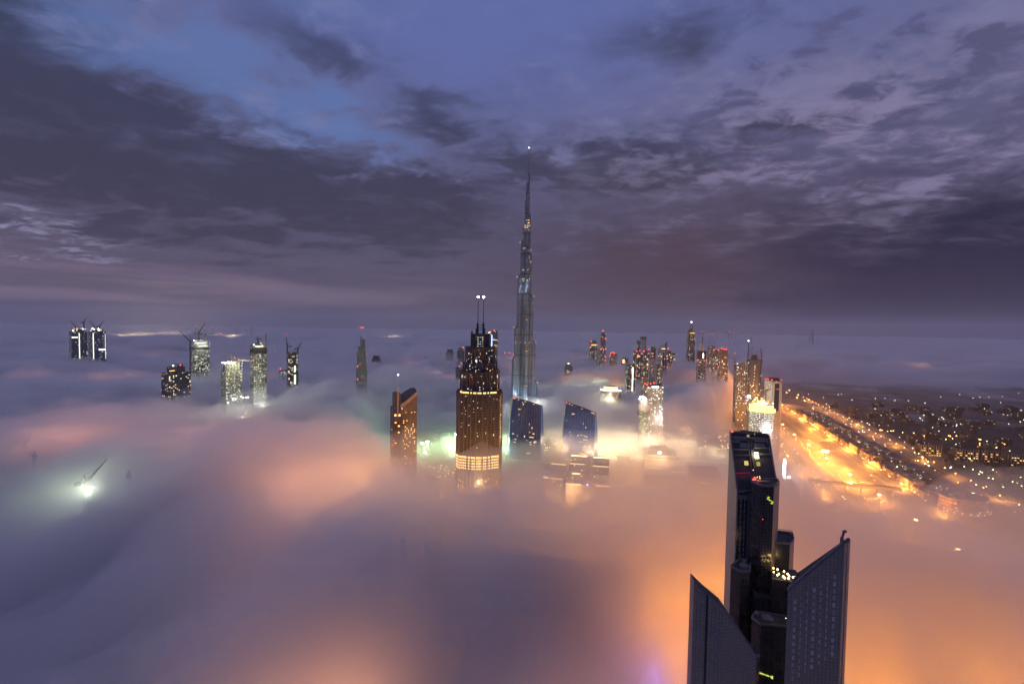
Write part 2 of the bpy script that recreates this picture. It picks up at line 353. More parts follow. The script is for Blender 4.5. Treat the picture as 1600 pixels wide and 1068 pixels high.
quarter(-1300, 2400, 1500, 350, 16, PNK, 3e6, 15)
quarter(200, 2700, 1000, 350, 12, PNK, 2e6, 15)
FOGL.append((80, 214, 84, (.33, .22, 1), 7e3, 4))
for k in range(6): FOGL.append((-4900+k*260, 5250+_r.uniform(-60, 60), 70, (1, .75, .42), 9e6*(1+(k in (2, 3))), 30))
for k in range(2): FOGL.append((-1950+k*200, 6100, 70, (1, .75, .45), 7e6, 30))
FOGL.append((2600, 2600, 60, SAL, 8e4, 30)); FOGL.append((3300, 2900, 60, SAL, 8e4, 30))
PLZ = (1, .74, .40)
for k in range(10): FOGL.append((120+34*k+_r.uniform(-12, 12), 900+_r.uniform(-50, 60), 16, PLZ, 1.1e5, 6))
for k in range(6): FOGL.append((110+45*k, 800+_r.uniform(-30, 30), 30, (1, .62, .3), 1.1e5, 4))
for k in range(4): FOGL.append((-150+40*k+_r.uniform(-12, 12), 880+_r.uniform(-60, 60), 16, (.66, 1, .52), 1.4e5, 6))
for k in range(14): FOGL.append((.385*(640+65*k-600)+_r.choice([512, 572, 616]), 640+65*k, 11, (1, .33, .04), 1.1e5, 3))
quarter(70, 485, 190, 28, 14, ORG, 1.3e7, 20)
quarter(480, 470, 130, 40, 8, ORG, 3e6, 20)
quarter(30, 395, 170, 16, 12, ORG, 1.6e7, 30)
# ================================================================== CITY
def rot_to_cam(x, y): return -math.atan2(x, y)
def base_at(px, top, D):
    p = P(px, top, D); return p
def rect(w, d, cx=0, cy=0): return [(cx-w/2, cy-d/2), (cx+w/2, cy-d/2), (cx+w/2, cy+d/2), (cx-w/2, cy+d/2)]
def chamf(w, d, c_): return [(-w/2+c_, -d/2), (w/2-c_, -d/2), (w/2, -d/2+c_), (w/2, d/2-c_), (w/2-c_, d/2), (-w/2+c_, d/2), (-w/2, d/2-c_), (-w/2, -d/2+c_)]
def ngon(r, n, sx=1, sy=1, ph=0): return [(r*sx*math.cos(2*math.pi*i/n+ph), r*sy*math.sin(2*math.pi*i/n+ph)) for i in range(n)]
WB = {}
def wbox(mat):
    if mat.name not in WB: WB[mat.name] = M().box(0, 0, -.5, 1, 1, 1).mesh('window', mat)
    return WB[mat.name]
def window(parent, x, y, z, w, h, mat, rz=0, d=.5, name='window'):
    o = bpy.data.objects.new(name, wbox(mat)); COL.objects.link(o); o.parent = parent
    o.location = (x, y, z); o.scale = (w, d, h); o.rotation_euler = (0, 0, rz); return o
def windows_on(parent, a, b, z0, z1, cols, rows, n, mats, w=None, h=None, rnd=None, off=.15):
    """n lit windows picked from a cols x rows grid on the wall that runs a -> b (outside on the right)"""
    rnd = rnd or random; L = math.dist(a, b); ux, uy = (b[0]-a[0])/L, (b[1]-a[1])/L; nx, ny = uy, -ux
    cells = [(i, j) for i in range(cols) for j in range(rows)]; rnd.shuffle(cells)
    for i, j in cells[:n]:
        t = (i+.5)/cols*L; z = z0+(j+.5)/rows*(z1-z0)
        window(parent, a[0]+ux*t+nx*off, a[1]+uy*t+ny*off, z, w or L/cols*.6, h or (z1-z0)/rows*.5, rnd.choice(mats), math.atan2(uy, ux))
BALL = {}
def ball(parent, x, y, z, r, mat, name='beacon'):
    if mat.name not in BALL: BALL[mat.name] = M().ball((0, 0, 0), 1, n=8).mesh(name, mat, True)
    o = bpy.data.objects.new(name, BALL[mat.name]); COL.objects.link(o); o.parent = parent; o.location = (x, y, z); o.scale = (r, r, r); return o
def crane(loc, h, jib, label, rz, luff=40, w=2.2, lights=0, red=True, D=1000, group=None):
    """tower crane: lattice mast, slewing cab, jib (raised by luff degrees) and counter-jib"""
    t = thing('tower_crane', label, 'crane', loc, rz, group); k = max(w, D*.0011)
    m_ = M(); q_ = k*.28; s_ = k/2
    for a in (-s_, s_):
        for b in (-s_, s_): m_.bar((a, b, 0), (a, b, h), q_)
    n = max(4, int(h/(k*2.2)))
    for i in range(n):
        z0, z1 = h*i/n, h*(i+1)/n
        for sgn in (-1, 1):
            m_.bar((-s_*sgn, -s_, z0), (s_*sgn, -s_, z1), q_*.7); m_.bar((s_, -s_*sgn, z0), (s_, s_*sgn, z1), q_*.7)
    m_.build('mast', crane_m, t)
    c_ = M().box(0, 0, h, k*1.5, k*1.5, k*1.2).box(k*1.1, -k*.9, h+.2, k*.9, k*.8, k*1.1); c_.build('cab', crane_m, t)
    j = M(); ca, sa = math.cos(R(luff)), math.sin(R(luff)); b0 = Vector((k*.5, 0, h+k)); tip = b0+Vector((ca*jib, 0, sa*jib)); up = Vector((-sa, 0, ca))*k*.9
    nn = 12; side = Vector((0, k*.45, 0))
    j.bar(b0-side, tip-side*.3, q_); j.bar(b0+side, tip+side*.3, q_); j.bar(b0+up, tip, q_)
    for i in range(nn):
        p0 = b0.lerp(tip, i/nn); p1 = b0.lerp(tip, (i+1)/nn); u0 = (b0+up).lerp(tip, (i+.5)/nn)
        for sg in (-1, 1): j.bar(p0+side*sg, u0, q_*.6); j.bar(u0, p1+side*sg, q_*.6)
    j.build('jib', crane_m, t)
    cj = M().bar((0, 0, h+k), (-jib*.3, 0, h+k), k*.7, h=k*.4).box(-jib*.27, 0, h+k*.1, k*2, k*1.5, k*1.5)
    cj.bar((0, 0, h+k), (-k*.8, 0, h+k*4.5), q_*1.3).bar((-k*.8, 0, h+k*4.5), (-jib*.28, 0, h+k), q_*.6).bar((-k*.8, 0, h+k*4.5), b0.lerp(tip, .7), q_*.5)
    cj.build('counter_jib', crane_m, t)
    if red: ball(t, tip.x, tip.y, tip.z, max(.5, D*.0009), g_red)
    for i in range(lights):
        p0 = b0.lerp(tip, (i+.7)/(lights+.5)); ball(t, p0.x, p0.y, p0.z-.5, max(.45, D*.0008), g_white if D < 600 else g_wsoft, 'string_light')
    return t
def crown_lights(t, pts, z, n, D, mats, spread=4, name='work_light'):
    for i in range(n):
        k = random.random()*len(pts); a = pts[int(k) % len(pts)]; b = pts[(int(k)+1) % len(pts)]; f_ = k % 1
        ball(t, (a[0]+(b[0]-a[0])*f_)*random.uniform(.3, 1.03), (a[1]+(b[1]-a[1])*f_)*random.uniform(.3, 1.03), z+random.uniform(0, spread), D*random.uniform(.0007, .0013), random.choice(mats), name)
def tower(name, label, px, top, D, wpx, mat, yaw=20, k=.8, tiers=None, beacons=(), nwin=0, wmats=None, cat='tower', shape='rect', group=None, roof=roofm, flat=False):
    """simple or stepped tower; tiers = [(width fraction, top pixel)] from the widest up"""
    p = P(px, top, D); a = R(abs(yaw)); s_ = wpx*D/F; w = s_/(math.cos(a)+k*math.sin(a)) if shape == 'rect' else s_; d = w*k
    t = thing(name, label, cat, (p.x, p.y, 0), rot_to_cam(p.x, p.y)+R(yaw), group)
    tiers = tiers or [(1.0, top)]; z0 = -2.0
    for i, (fr, ty) in enumerate(tiers):
        zt = P(px, ty, D).z
        pts = rect(w*fr, d*fr) if shape == 'rect' else (chamf(w*fr, d*fr, w*fr*.18) if shape == 'chamf' else ngon(w*fr/2, 20, 1, k))
        m_ = M().prism(pts, z0 if i == 0 else z0-.5, zt, roof=1)
        pr = .5 if D < 1200 else .9
        m_.build('tier' if len(tiers) > 1 else 'body', [mat, roof], t)
        z0 = zt
    wt, dt = w*tiers[-1][0], d*tiers[-1][0]
    if not flat:
        r_ = M().box(wt*.05, 0, z0, wt*.5, dt*.45, max(3, wt*.09)).box(-wt*.28, dt*.1, z0, wt*.2, dt*.3, max(2, wt*.05))
        for sx in (-1, 1): r_.box(sx*(wt/2-.6), 0, z0, .8, dt-.5, 1.6)
        r_.box(0, -(dt/2-.6), z0, wt-2.5, .8, 1.6); r_.build('roof_plant', steel, t)
    for bx, bz in beacons: ball(t, bx*w/2, -dt*.48, (z0+2) if bz is None else P(px, bz, D).z, D*.0011, g_red)
    if nwin:
        zz = P(px, tiers[0][1], D).z; lo = max(60, zz-130)
        windows_on(t, (-w/2, -d/2), (w/2, -d/2), lo, zz-3, max(4, int(w/4)), max(6, int((zz-lo)/4)), nwin, wmats or [g_warm, g_cool])
    t['w'] = w; t['d'] = d; t['h'] = z0
    return t
def spire(t, x, y, z0, z1, r, mat=steel, light=None, name='mast', D=1000):
    M().cyl(x, y, r, z0, z1, 6, scale_top=.4).build(name, mat, t)
    if light: ball(t, x, y, z1, D*.0012, light, 'beacon')
# -------- materials for the towers
f_blue = facade('blue_glass', (.05, .07, .12), (.03, .06, .14), 2.4, 3.6, .10, .14, .02, COOL, 2.5, .35, .12, 1)
f_grey = facade('grey_glass', (.13, .13, .14), (.05, .06, .08), 3, 3.6, .18, .2, .05, COOL, 2, .6, .2, 2)
f_dark = facade('dark_glass', (.07, .07, .08), (.03, .035, .05), 3, 3.6, .16, .2, .07, WARM, 2.2, .5, .15, 3)
f_site = facade('site_slabs', (.10, .105, .10), (.14, .16, .13), 4.2, 3.8, .14, .25, .34, (.85, 1, .7), .7, .8, .6, 4)
f_siteb = facade('site_slabs_bright', (.10, .11, .10), (.13, .15, .13), 3.2, 3.6, .2, .28, .42, (.9, 1, .8), .65, .8, .6, 5)
f_white = facade('white_tower', (.45, .42, .42), (.06, .06, .08), 3.4, 3.6, .28, .25, .05, WARM, 2.5, .6, .2, 6)
f_brown = facade('brown_tower', (.22, .17, .15), (.05, .045, .05), 3, 3.5, .2, .25, .06, WARM, 2.5, .6, .2, 7)
f_green = facade('green_glass', (.06, .08, .07), (.05, .08, .07), 3, 3.6, .12, .2, .06, COOL, 2, .5, .2, 8)
f_far = facade('far_tower', (.12, .11, .13), (.06, .06, .08), 6, 7, .25, .3, .03, WARM, 2.0, .6, .3, 9)
f_steel = facade('steel_fins', (.24, .32, .48), (.015, .04, .12), 2.2, 3.4, .30, .05, .004, WARM, 2.5, .32, .12, 10, .35, bands=(62, .045, (.05, .05, .06)))
# ================================================================== the stepped needle skyscraper
def needle():
    D = 1270; p = P(820, 600, D); t = thing('needle_skyscraper', 'tallest tower, silvery stepped needle with thin spire, behind the two blue glass blades', 'skyscraper', (p.x, p.y, 0), rot_to_cam(p.x, p.y))
    Z = lambda py: 270+(512.8-py)*D/F*1.0
    # roll of the camera is in the picture only: the tower stands plumb
    wings = {  # outward distance of segment end -> top height
        'left': (R(198), [(7, Z(292)), (11, Z(319)), (17, Z(360)), (22, Z(381)), (30, Z(434)), (37, Z(512)), (43, Z(560)), (49, Z(640))]),
        'right': (R(-18), [(6, Z(279)), (11, Z(340)), (16, Z(400)), (24, Z(464)), (33, Z(535)), (41, Z(597)), (47, Z(640))]),
        'front': (R(-86), [(6, Z(300)), (11, Z(352)), (16, Z(391)), (22, Z(440)), (30, Z(500)), (38, Z(548)), (46, Z(600))]),
        'rear': (R(90), [(8, Z(330)), (18, Z(410)), (30, Z(500))]),
    }
    for nm, (ang, seg) in wings.items():
        m_ = M(); ca, sa = math.cos(ang), math.sin(ang)
        for i, (r_, zt) in enumerate(seg):
            rad = max(3.0, 8.6-i*.15) if i > 0 else 4.2
            if zt > 600: rad = 3.2 if zt > 690 else 4.4
            elif zt > 500: rad = 6.0
            d_ = max(0, r_-rad); zz0 = -2
            m_.cyl(d_*ca, d_*sa, rad, zz0, zt, 14, mi=0, roof=1)
            # rounded shoulder and narrower cap on each setback
            m_.cyl(d_*ca, d_*sa, rad*.7, zt-1, zt+5, 10, mi=1, roof=1)
        w_ = m_.build('wing', [f_steel, steel], t)
        for r_, zt in seg[3:]:
            for q_ in (-.5, 0, .5): ball(t, (r_+.6)*math.cos(ang+q_*.16), (r_+.6)*math.sin(ang+q_*.16), zt+1, 1.0, g_warm, 'terrace_light')
    M().cyl(0, 0, 9.5, -2, Z(420), 12, roof=1).cyl(0, 0, 7, Z(420)-1, Z(345), 12, roof=1).cyl(0, 0, 4.6, Z(345)-1, Z(296), 12, roof=1).cyl(0, 0, 2.6, Z(296)-1, Z(266), 10, .7, roof=1).build('core', [f_steel, steel], t)
    M().cyl(0, 0, 1.25, Z(267), Z(236), 8, .35).build('spire', plain('spire_steel', (.2, .2, .23), .4, .5), t); ball(t, 0, 0, Z(235.5), 1.1, g_white)
    rn = random.Random(5)
    for py, n, w_ in ((352, 5, 6), (356, 7, 8), (359, 6, 9), (348, 3, 5), (440, 5, 13), (437, 4, 13)):
        for i in range(n): window(t, rn.uniform(-w_, w_), -17 if py > 400 else -16.4, Z(py), 1.8, 2.2, g_warm if py < 430 else g_cool)
    for i in range(26):
        z = rn.uniform(60, 520); x = rn.choice([-1, 1])*rn.uniform(4, 12+(520-z)*.055)
        window(t, x, -(19+(520-z)*.06) if abs(x) < 8 else -14, z, 1.3, 1.7, rn.choice([g_warm, g_cool]))
    # tall uplights washing the shafts (bare lamps hanging in front of the tower, no fittings built)
    for (x, y, z, e_) in ((-30, -60, 60, 1.6e5), (40, -70, 50, 1.6e5), (0, -80, 30, 2.0e5), (-16, -34, 385, 2.2e4), (4, -30, 400, 1.6e4)): lamp(x, y, z, (.95, .95, .9), e_*.35, 2, t, 'uplight')
needle()
# ================================================================== the big terraced hotel tower
def hotel():
    D = 512; cx = 749.5; p = P(cx, 610, D); t = thing('terraced_hotel_tower', 'broad dark stepped tower with twin antennas and golden lit belt, left of the needle', 'hotel tower', (p.x, p.y, 0), rot_to_cam(p.x, p.y))
    Z = lambda py: P(cx, py, D).z
    rib = plain('brown_stone', (.032, .036, .056), .7, 0, .2)
    fw = facade('hotel_bays', (.024, .027, .042), (.02, .02, .026), 1.7, 3.3, .2, .26, .006, COOL, 1, .6, .2, 21)
    fd = facade('hotel_glass', (.05, .06, .085), (.035, .05, .085), 2.6, 3.3, .06, .12, .01, COOL, 1, .4, .12, 22)
    def plan(hw, bow, side=None):
        pts = [(-hw, -hw*.45)]; n = 9
        pts += [(-hw*.86, -hw*.72)]
        for i in range(n+1):
            x = -hw*.62+hw*1.24*i/n; pts.append((x, -hw*.80-bow*(1-(x/(hw*.62))**2)))
        pts += [(hw*.86, -hw*.72), (hw, -hw*.45), (hw, hw*.6), (hw*.7, hw*.85), (-hw*.7, hw*.85), (-hw, hw*.6)]
        return pts
    tiers = [(35, 612, 748, 4.5, 'lower_tier'), (29.8, 580, 612, 4, 'belt_tier'), (25.5, 567, 580, 3, 'upper_tier'), (22.5, 543, 567, 2.6, 'upper_tier'), (14.2, 523, 543, 1.6, 'crown_tier')]
    rn = random.Random(11)
    for i, (hwp, ty, by, bow, nm) in enumerate(tiers):
        hw = hwp*D/F; zt = Z(ty); zb = -2 if i == 0 else Z(by)-.5
        body = M().prism(plan(hw, bow), zb, zt, roof=1)
        pl = plan(hw*1.03, bow); body.prism(pl, zt-.2, zt+1.3, roof=1, mi=2)
        b_ = body.build(nm, [fw if i < 2 else fd, roofm, rib], t)
        # vertical stone piers on the front
        pr = M(); lo = 20 if i == 0 else zb
        for fx in (-.99, -.86, -.66, -.5, -.36, -.14, .14, .36, .5, .66, .86, .99):
            x = fx*hw; y = -hw*.80-bow*(1-(x/(hw*.62))**2) if abs(fx) < .62 else (-hw*.76 if abs(fx) < .8 else (-hw*.70 if abs(fx) < .9 else -hw*.45))
            pr.box(x, y-.1, lo, 1.5 if abs(fx) in (.5, .36, .14) else 1.2, 1.5, zt-lo+(2.6 if abs(fx) > .8 else .6))
        pr.build('stone_pier', rib, t)
        n = (26, 16, 14, 24, 30)[i]; lo2 = Z(700) if i == 0 else zb+1
        for j in range(n):
            fx = rn.choice([-.76, -.6, -.43, -.25, 0, .25, .43, .6, .76, -.08, .08]) if i < 4 else (-.45+rn.randrange(6)*.18)
            if i == 0: z = lo2+(zt-lo2)*(rn.random()**.5)
            elif i == 4: z = zb+3+rn.randrange(5)*(zt-zb-3)/5.0
            else: z = rn.uniform(lo2, zt-2)
            x = fx*hw+rn.uniform(-.5, .5); y = -hw*.80-bow*(1-min(1, (x/(hw*.62))**2)) if abs(fx) < .62 else -hw*.78
            big = i == 4 or rn.random() < .3
            window(t, x, y-.25, z, 1.0 if big else .6, .9 if big else .6, rn.choice([g_cool, g_cool, g_warm]) if i < 4 else g_cool)
    # corner pavilions of the belt tier, golden belt and the golden floors at the foot
    hw = 29.8*D/F
    for s_ in (-1, 1):
        M().box(s_*hw*.86, -hw*.62, Z(581), 5, 5, 4.5).box(s_*hw*.86, -hw*.62, Z(581)+4.5, 5.8, 5.8, .6).box(s_*hw*.86, hw*.5, Z(581), 5, 5, 4.5).build('corner_pavilion', rib, t)
        M().prism([(s_*hw*.86-1.2, -hw*.62-2.6), (s_*hw*.86+1.2, -hw*.62-2.6), (s_*hw*.86+1.2, -hw*.62-2.45), (s_*hw*.86-1.2, -hw*.62-2.45)], Z(587), Z(583)).build('lantern_window', g_wsoft, t)
    belt = M(); n = 26; pl = plan(hw*1.005, 4)[:13]
    def along(pl, n, f_):
        L = [0]
        for a, b in zip(pl, pl[1:]): L.append(L[-1]+math.dist(a, b))
        for i in range(n):
            s_ = (i+.5)/n*L[-1]; k = max(j for j in range(len(L)) if L[j] <= s_+1e-6); k = min(k, len(pl)-2)
            u = (s_-L[k])/(L[k+1]-L[k]); a, b = pl[k], pl[k+1]; f_(a[0]+(b[0]-a[0])*u, a[1]+(b[1]-a[1])*u, math.atan2(b[1]-a[1], b[0]-a[0]), L[-1]/n)
    along(pl, 26, lambda x, y, r_, w_: window(t, x, y-.1, Z(610.5), w_*.74, 3.6, g_gold, r_, .4, 'golden_belt_window'))
    pl0 = plan(35*D/F*1.006, 4.5)[:13]
    for row, zr in enumerate((Z(704.5), Z(709), Z(713), Z(717), Z(721))):
        along(pl0, 26 if row else 20, lambda x, y, r_, w_: window(t, x, y-.12, zr, w_*(.66 if row else .8), 1.7 if row else 2.2, g_gold, r_, .4, 'golden_foot_window'))
    for k in range(30):
        f_ = rn.choice([-.8, -.7, 0, .1, -.1, .2, .35, .8]); window(t, f_*35*D/F+rn.uniform(-2, 2), -35*D/F*.86-4, Z(rn.uniform(735, 750)), .9, .9, g_gold, 0, .4, 'golden_foot_window')
    # twin pylons and antennas
    for s_ in (-1, 1):
        py_ = M().box(s_*3.6, 0, Z(524), 2.6, 3.2, Z(505)-Z(524)).box(s_*5.4, 0, Z(524), 1.2, 3, Z(513)-Z(524)); py_.build('pylon', plain('dark_pylon', (.05, .05, .06), .5, .3), t)
        M().cyl(s_*3.3, 0, .62, Z(506), Z(465), 8, .5).build('antenna', steel, t); ball(t, s_*3.3, 0, Z(464), 1.15, glow('antenna_lamp', (.95, .97, 1), 90), 'antenna_light')
    b_ = M()
    for k in range(5): b_.box(0, 0, Z(524)+k*3.1, 7.2, 1.6, .7)
    b_.build('cross_beam', steel, t)
    for s_ in (-1, 1): M().box(s_*10.4, -6, Z(524), 1.6, 1.6, 5).box(s_*10.4, -6, Z(524)+5, 2.2, 2.2, .6).build('corner_finial', rib, t)
    ball(t, 10.5, -9, Z(519), 1.0, g_gold, 'crown_light'); ball(t, 12, -7, Z(518), .8, g_warm, 'crown_light')
    lamp(0, -50, Z(722), (1, .55, .2), 7e4, 3, t, 'belt_glow'); lamp(0, -36, Z(745), (1, .6, .22), 9e4, 2, t, 'foot_glow')
hotel()
# ================================================================== curved-roof hotel with mast
def curved():
    D = 690; cx = 630; p = P(cx, 640, D); t = thing('curved_roof_tower', 'sand coloured tower with sloping oval roof, thin mast and amber windows, left of the clearing', 'tower', (p.x, p.y, 0), rot_to_cam(p.x, p.y)+R(14))
    Z = lambda py: P(cx, py, D).z; w = 36*D/F; k = w/2
    fm = facade('sand_facade', (.20, .165, .12), (.07, .05, .035), 2.2, 3.3, .26, .3, .02, WARM, 3, .6, .25, 31)
    fs = facade('balcony_side', (.11, .085, .085), (.05, .03, .035), 3.2, 3.3, .12, .42, .01, WARM, 3, .6, .25, 32)
    fr = [(-k*.34, -k*.72)]+[(-k*.34+k*1.34*i/8, -k*.78-k*.10*math.sin(math.pi*i/8)) for i in range(1, 9)]
    pts = fr+[(k, k*.1), (k*.75, k*.55), (k*.2, k*.75), (-k*.34, k*.7)]
    slope = lambda x, y: Z(628)+(x+k*.34)/(1.34*k)*(Z(610)-Z(628))+(y+k*.75)/(1.5*k)*7
    M().prism(pts, -2, slope, roof=1).build('main_body', [fm, plain('oval_roof', (.035, .037, .045), .5, .2, .2)], t)
    # pale eyebrow under the roof
    eb = M()
    for a, b in zip(fr, fr[1:]):
        za, zb = slope(*a), slope(*b); o_ = .35
        eb.face([(a[0], a[1]-o_, za-6), (b[0], b[1]-o_, zb-6), (b[0], b[1]-o_, zb+.4), (a[0], a[1]-o_, za+.4)]); eb.face([(a[0], a[1]-o_, za+.4), (b[0], b[1]-o_, zb+.4), (b[0], b[1]+.6, zb+.4), (a[0], a[1]+.6, za+.4)])
    eb.build('eyebrow', plain('sand_stone', (.42, .32, .2), .6), t)
    M().prism([(-k, -k*.55), (-k*.36, -k*.8), (-k*.36, k*.6), (-k, k*.5)], -2, Z(634)).build('side_wing', [fs, roofm], t)
    M().prism([(-k*.86, -k*.45), (-k*.36, -k*.6), (-k*.36, k*.4), (-k*.86, k*.4)], Z(634)-.5, Z(612)).build('stair_tower', [fs, roofm], t)
    M().cyl(-k*.62, -k*.66, 1.1, Z(648), Z(603), 8).build('mast_tube', pale, t); M().cyl(-k*.62, -k*.66, .5, Z(603), Z(584), 6, .5).build('mast', pale, t); ball(t, -k*.62, -k*.66, Z(583.5), 1.0, g_white)
    rn = random.Random(3)
    for i in range(38):
        col = rn.randrange(8); x = -k*.16+col*k*.135; row = int(rn.triangular(0, 30, 16)); a = fr[min(8, col+1)]
        window(t, x, -k*.78-k*.10*math.sin(math.pi*(x/k+.34)/1.34)-.2, Z(720)+row*3.3, 1.0, 1.1, glow('amber_window', (1, .52, .14), 4.5))
    for z in (Z(644), Z(645.5), Z(656), Z(661), Z(661.5), Z(671), Z(687)):
        for x in ((-.82, -.5) if z > Z(650) else (rn.choice([-.8, -.55]),)): window(t, k*x, -k*(.62+(x+1)*.39)+.6, z, 2.6, 1.1, glow('amber_window', (1, .52, .14), 4.5), R(-21))
    ball(t, -k*1.02, -k*.6, Z(690), .9, g_red)
curved()
# ================================================================== the two blue glass blades
def blade(px0, px1, ty0, ty1, D, label, lean, seed):
    cx = (px0+px1)/2; p = P(cx, 660, D); yaw = R(-16)
    t = thing('blade_tower', label, 'office tower', (p.x, p.y, 0), rot_to_cam(p.x, p.y)+yaw, 'pair of blue glass blade towers')
    Z = lambda py: P(cx, py, D).z; w = (px1-px0)*D/F*1.06; k = w/2; zt0, zt1 = Z(ty0), Z(ty1)
    fm = facade('blade_glass', (.045, .09, .24), (.008, .065, .34), 2.1, 3.6, .14, .06, .006, WARM, 1.5, .5, .35, 41, spec=.15)
    fe = facade('blade_edge', (.24, .28, .27), (.08, .10, .11), 1.3, 3.6, .3, .12, .02, WARM, 2, .5, .2, 42)
    m_ = M(); n = 14; rows = []
    for i in range(n+1):
        s_ = i/n; b = (math.sin(s_*math.pi*.52+.25))
        xl = -k*(1.0-.16*s_**3); xr = k*(1.0-.07*s_**4); dp = k*.50*(1-.45*s_**2.2)
        xl += k*.06*(1-s_)
        zl, zr = -2+(zt0+2)*s_, -2+(zt1+2)*s_
        rows.append([(xl+k*.16, -dp, zl), (xl+(xr-xl)*.4, -dp-1.5, zl+(zr-zl)*.4), (xr, -dp*.8, zr), (xr, dp*.7, zr), (xl+(xr-xl)*.5, dp*1.15, zl+(zr-zl)*.5), (xl-k*.02, dp*.9, zl), (xl-k*.05, dp*.1, zl)])
    for r0, r1 in zip(rows, rows[1:]):
        u = 0
        for i in range(7):
            j = (i+1) % 7; a, b, c_, d_ = r0[i], r0[j], r1[j], r1[i]; L = math.dist(a[:2], b[:2])
            m_.face([a, b, c_, d_], [(u, a[2]), (u+L, b[2]), (u+L, c_[2]), (u, d_[2])], 1 if i in (4, 5, 6) else 0); u += L
    m_.face(rows[-1], None, 2); m_.build('body', [fm, fe, roofm], t)
    # vertical fins on the front glass
    fin = M(); tops = rows[-1]; fins = 13
    for i in range(fins):
        f_ = (i+.5)/fins
        for r0, r1 in zip(rows[2:], rows[3:]):
            def pt(r):
                a, b, c_ = r[0], r[1], r[2]; g_ = f_*2.5 if f_ < .4 else None
                q_ = Vector(a).lerp(Vector(b), f_/.4) if f_ < .4 else Vector(b).lerp(Vector(c_), (f_-.4)/.6); return q_+Vector((0, -.35, 0))
            fin.bar(pt(r0), pt(r1), .28, h=.7)
    fin.build('fin', plain('fin_grey', (.06, .10, .22), .5, .2), t)
    rn = random.Random(seed)
    for i in range(18):
        f_ = rn.uniform(.1, .9); s_ = rn.choice([.42, .46, .5, .36, .56, .3]); r = rows[int(s_*n)]
        q_ = Vector(r[0]).lerp(Vector(r[2]), f_); window(t, q_.x, q_.y-1.6, q_.z+rn.uniform(-2, 2), rn.uniform(1.2, 4.5), 1.0, rn.choice([g_warm, g_gold, g_cool]))
    for f_, s_, w_ in ((.28, .88, 7), (.72, .47, 9), (.42, .38, 5), (.6, .2, 14)):
        r = rows[int(s_*n)]; q_ = Vector(r[0]).lerp(Vector(r[2]), f_); window(t, q_.x, q_.y-1.7, q_.z, w_, 1.3, g_warm, 0, .5, 'lit_office_strip')
    for f_ in ((0, .06, .2, .45, .75) if seed == 1 else (0, .1, .2, .55, .9, .94, .98)):
        q_ = Vector(tops[0]).lerp(Vector(tops[2]), f_); ball(t, q_.x, q_.y, q_.z+.8, .9, g_gold if f_ > .01 else g_red, 'roof_light')
blade(795, 847, 622, 632, 850, 'blue glass blade tower with slanting top, standing right in front of the needle skyscraper', 1, 1)
blade(879, 931, 630, 643, 862, 'blue glass blade tower with slanting top, standing alone right of the needle skyscraper', 1, 2)
# ================================================================== left group: towers under construction
for px, w, lab, seed in ((122, 20, 'left one of the twin dark blue towers under cranes at the far left', 1), (152, 20, 'right one of the twin dark blue towers under cranes at the far left', 2)):
    D = 2080; t = tower('unfinished_tower', lab, px, 518, D, w, f_blue, 12, .8, nwin=6, wmats=[g_cool], flat=True, group='twin blue towers'); w_, d_, h_ = t['w'], t['d'], t['h']
    sx = -.02 if seed == 1 else -.35
    M().box(sx*w_, -d_/2-.6, 80, 3.4, 1.2, h_-86).build('light_strip', g_wsoft, t)
    if seed == 2:
        M().box(w_*.42, -d_/2-.6, 80, 2.2, 1.2, h_-90).build('light_strip', glow('strip_dim', (.8, .9, 1), 1.2), t); window(t, w_*.22, -d_/2-.7, h_-90, 24, 6, glow('sign_blue_white', (.6, .75, 1), 6), name='lit_sign')
    else: window(t, -w_*.3, -d_/2-.7, h_-28, 22, 7, g_wsoft, name='lit_sign')
    M().box(0, 0, h_, w_*.9, d_*.8, 3).box(w_*.15, 0, h_+3, w_*.4, d_*.5, 9).box(-w_*.2, 2, h_+3, w_*.2, d_*.3, 5).build('core_frame', steel, t)
    crown_lights(t, rect(w_*.9, d_*.9), h_+4, 9, D, [g_white, g_gold, g_wsoft], 12)
    pc = t.location
    crane((pc.x-w_*.25, pc.y, h_), 22, 38, 'luffing crane on top of the %s twin blue tower, jib raised left' % ('left' if seed == 1 else 'right'), R(200), 62, 3, D=D, red=False)
    if seed == 1: crane((pc.x+w_*.62, pc.y-5, 0), h_+44, 30, 'tall freestanding crane mast squeezed between the twin blue towers', R(20), 70, 3, D=D, red=False)
    else: crane((pc.x+w_*.2, pc.y, h_), 24, 34, 'luffing crane on the right twin blue tower, jib raised right', R(10), 60, 3, D=D, red=False)
# dark block with round crown
D = 1110; t = tower('apartment_tower', 'dark stepped block with a curved rooftop frame, left of the brightest crane tower', 275, 575, D, 36, f_dark, 24, .8, tiers=[(1.0, 581), (.62, 573)], nwin=26, flat=True); w_, d_, h_ = t['w'], t['d'], t['h']
m_ = M()
for i in range(14):
    a, b = i/14*math.pi*1.3, (i+1)/14*math.pi*1.3; m_.bar((-w_*.05+math.cos(a)*9, -6, h_+3+math.sin(a)*5), (-w_*.05+math.cos(b)*9, -6, h_+3+math.sin(b)*5), 1.6)
m_.box(-w_*.25, -3, h_, 16, 8, 2.5).box(w_*.2, 0, h_, 9, 9, 7); m_.build('crown_frame', steel, t)
M().box(-w_*.3, -d_/2+6, h_-9, 12, 1, 1.5).build('lit_band', g_gold, t); ball(t, w_*.15, -6, h_+5, 1.6, g_red); ball(t, -w_*.2, -8, h_+5, 1.5, g_white, 'work_light')
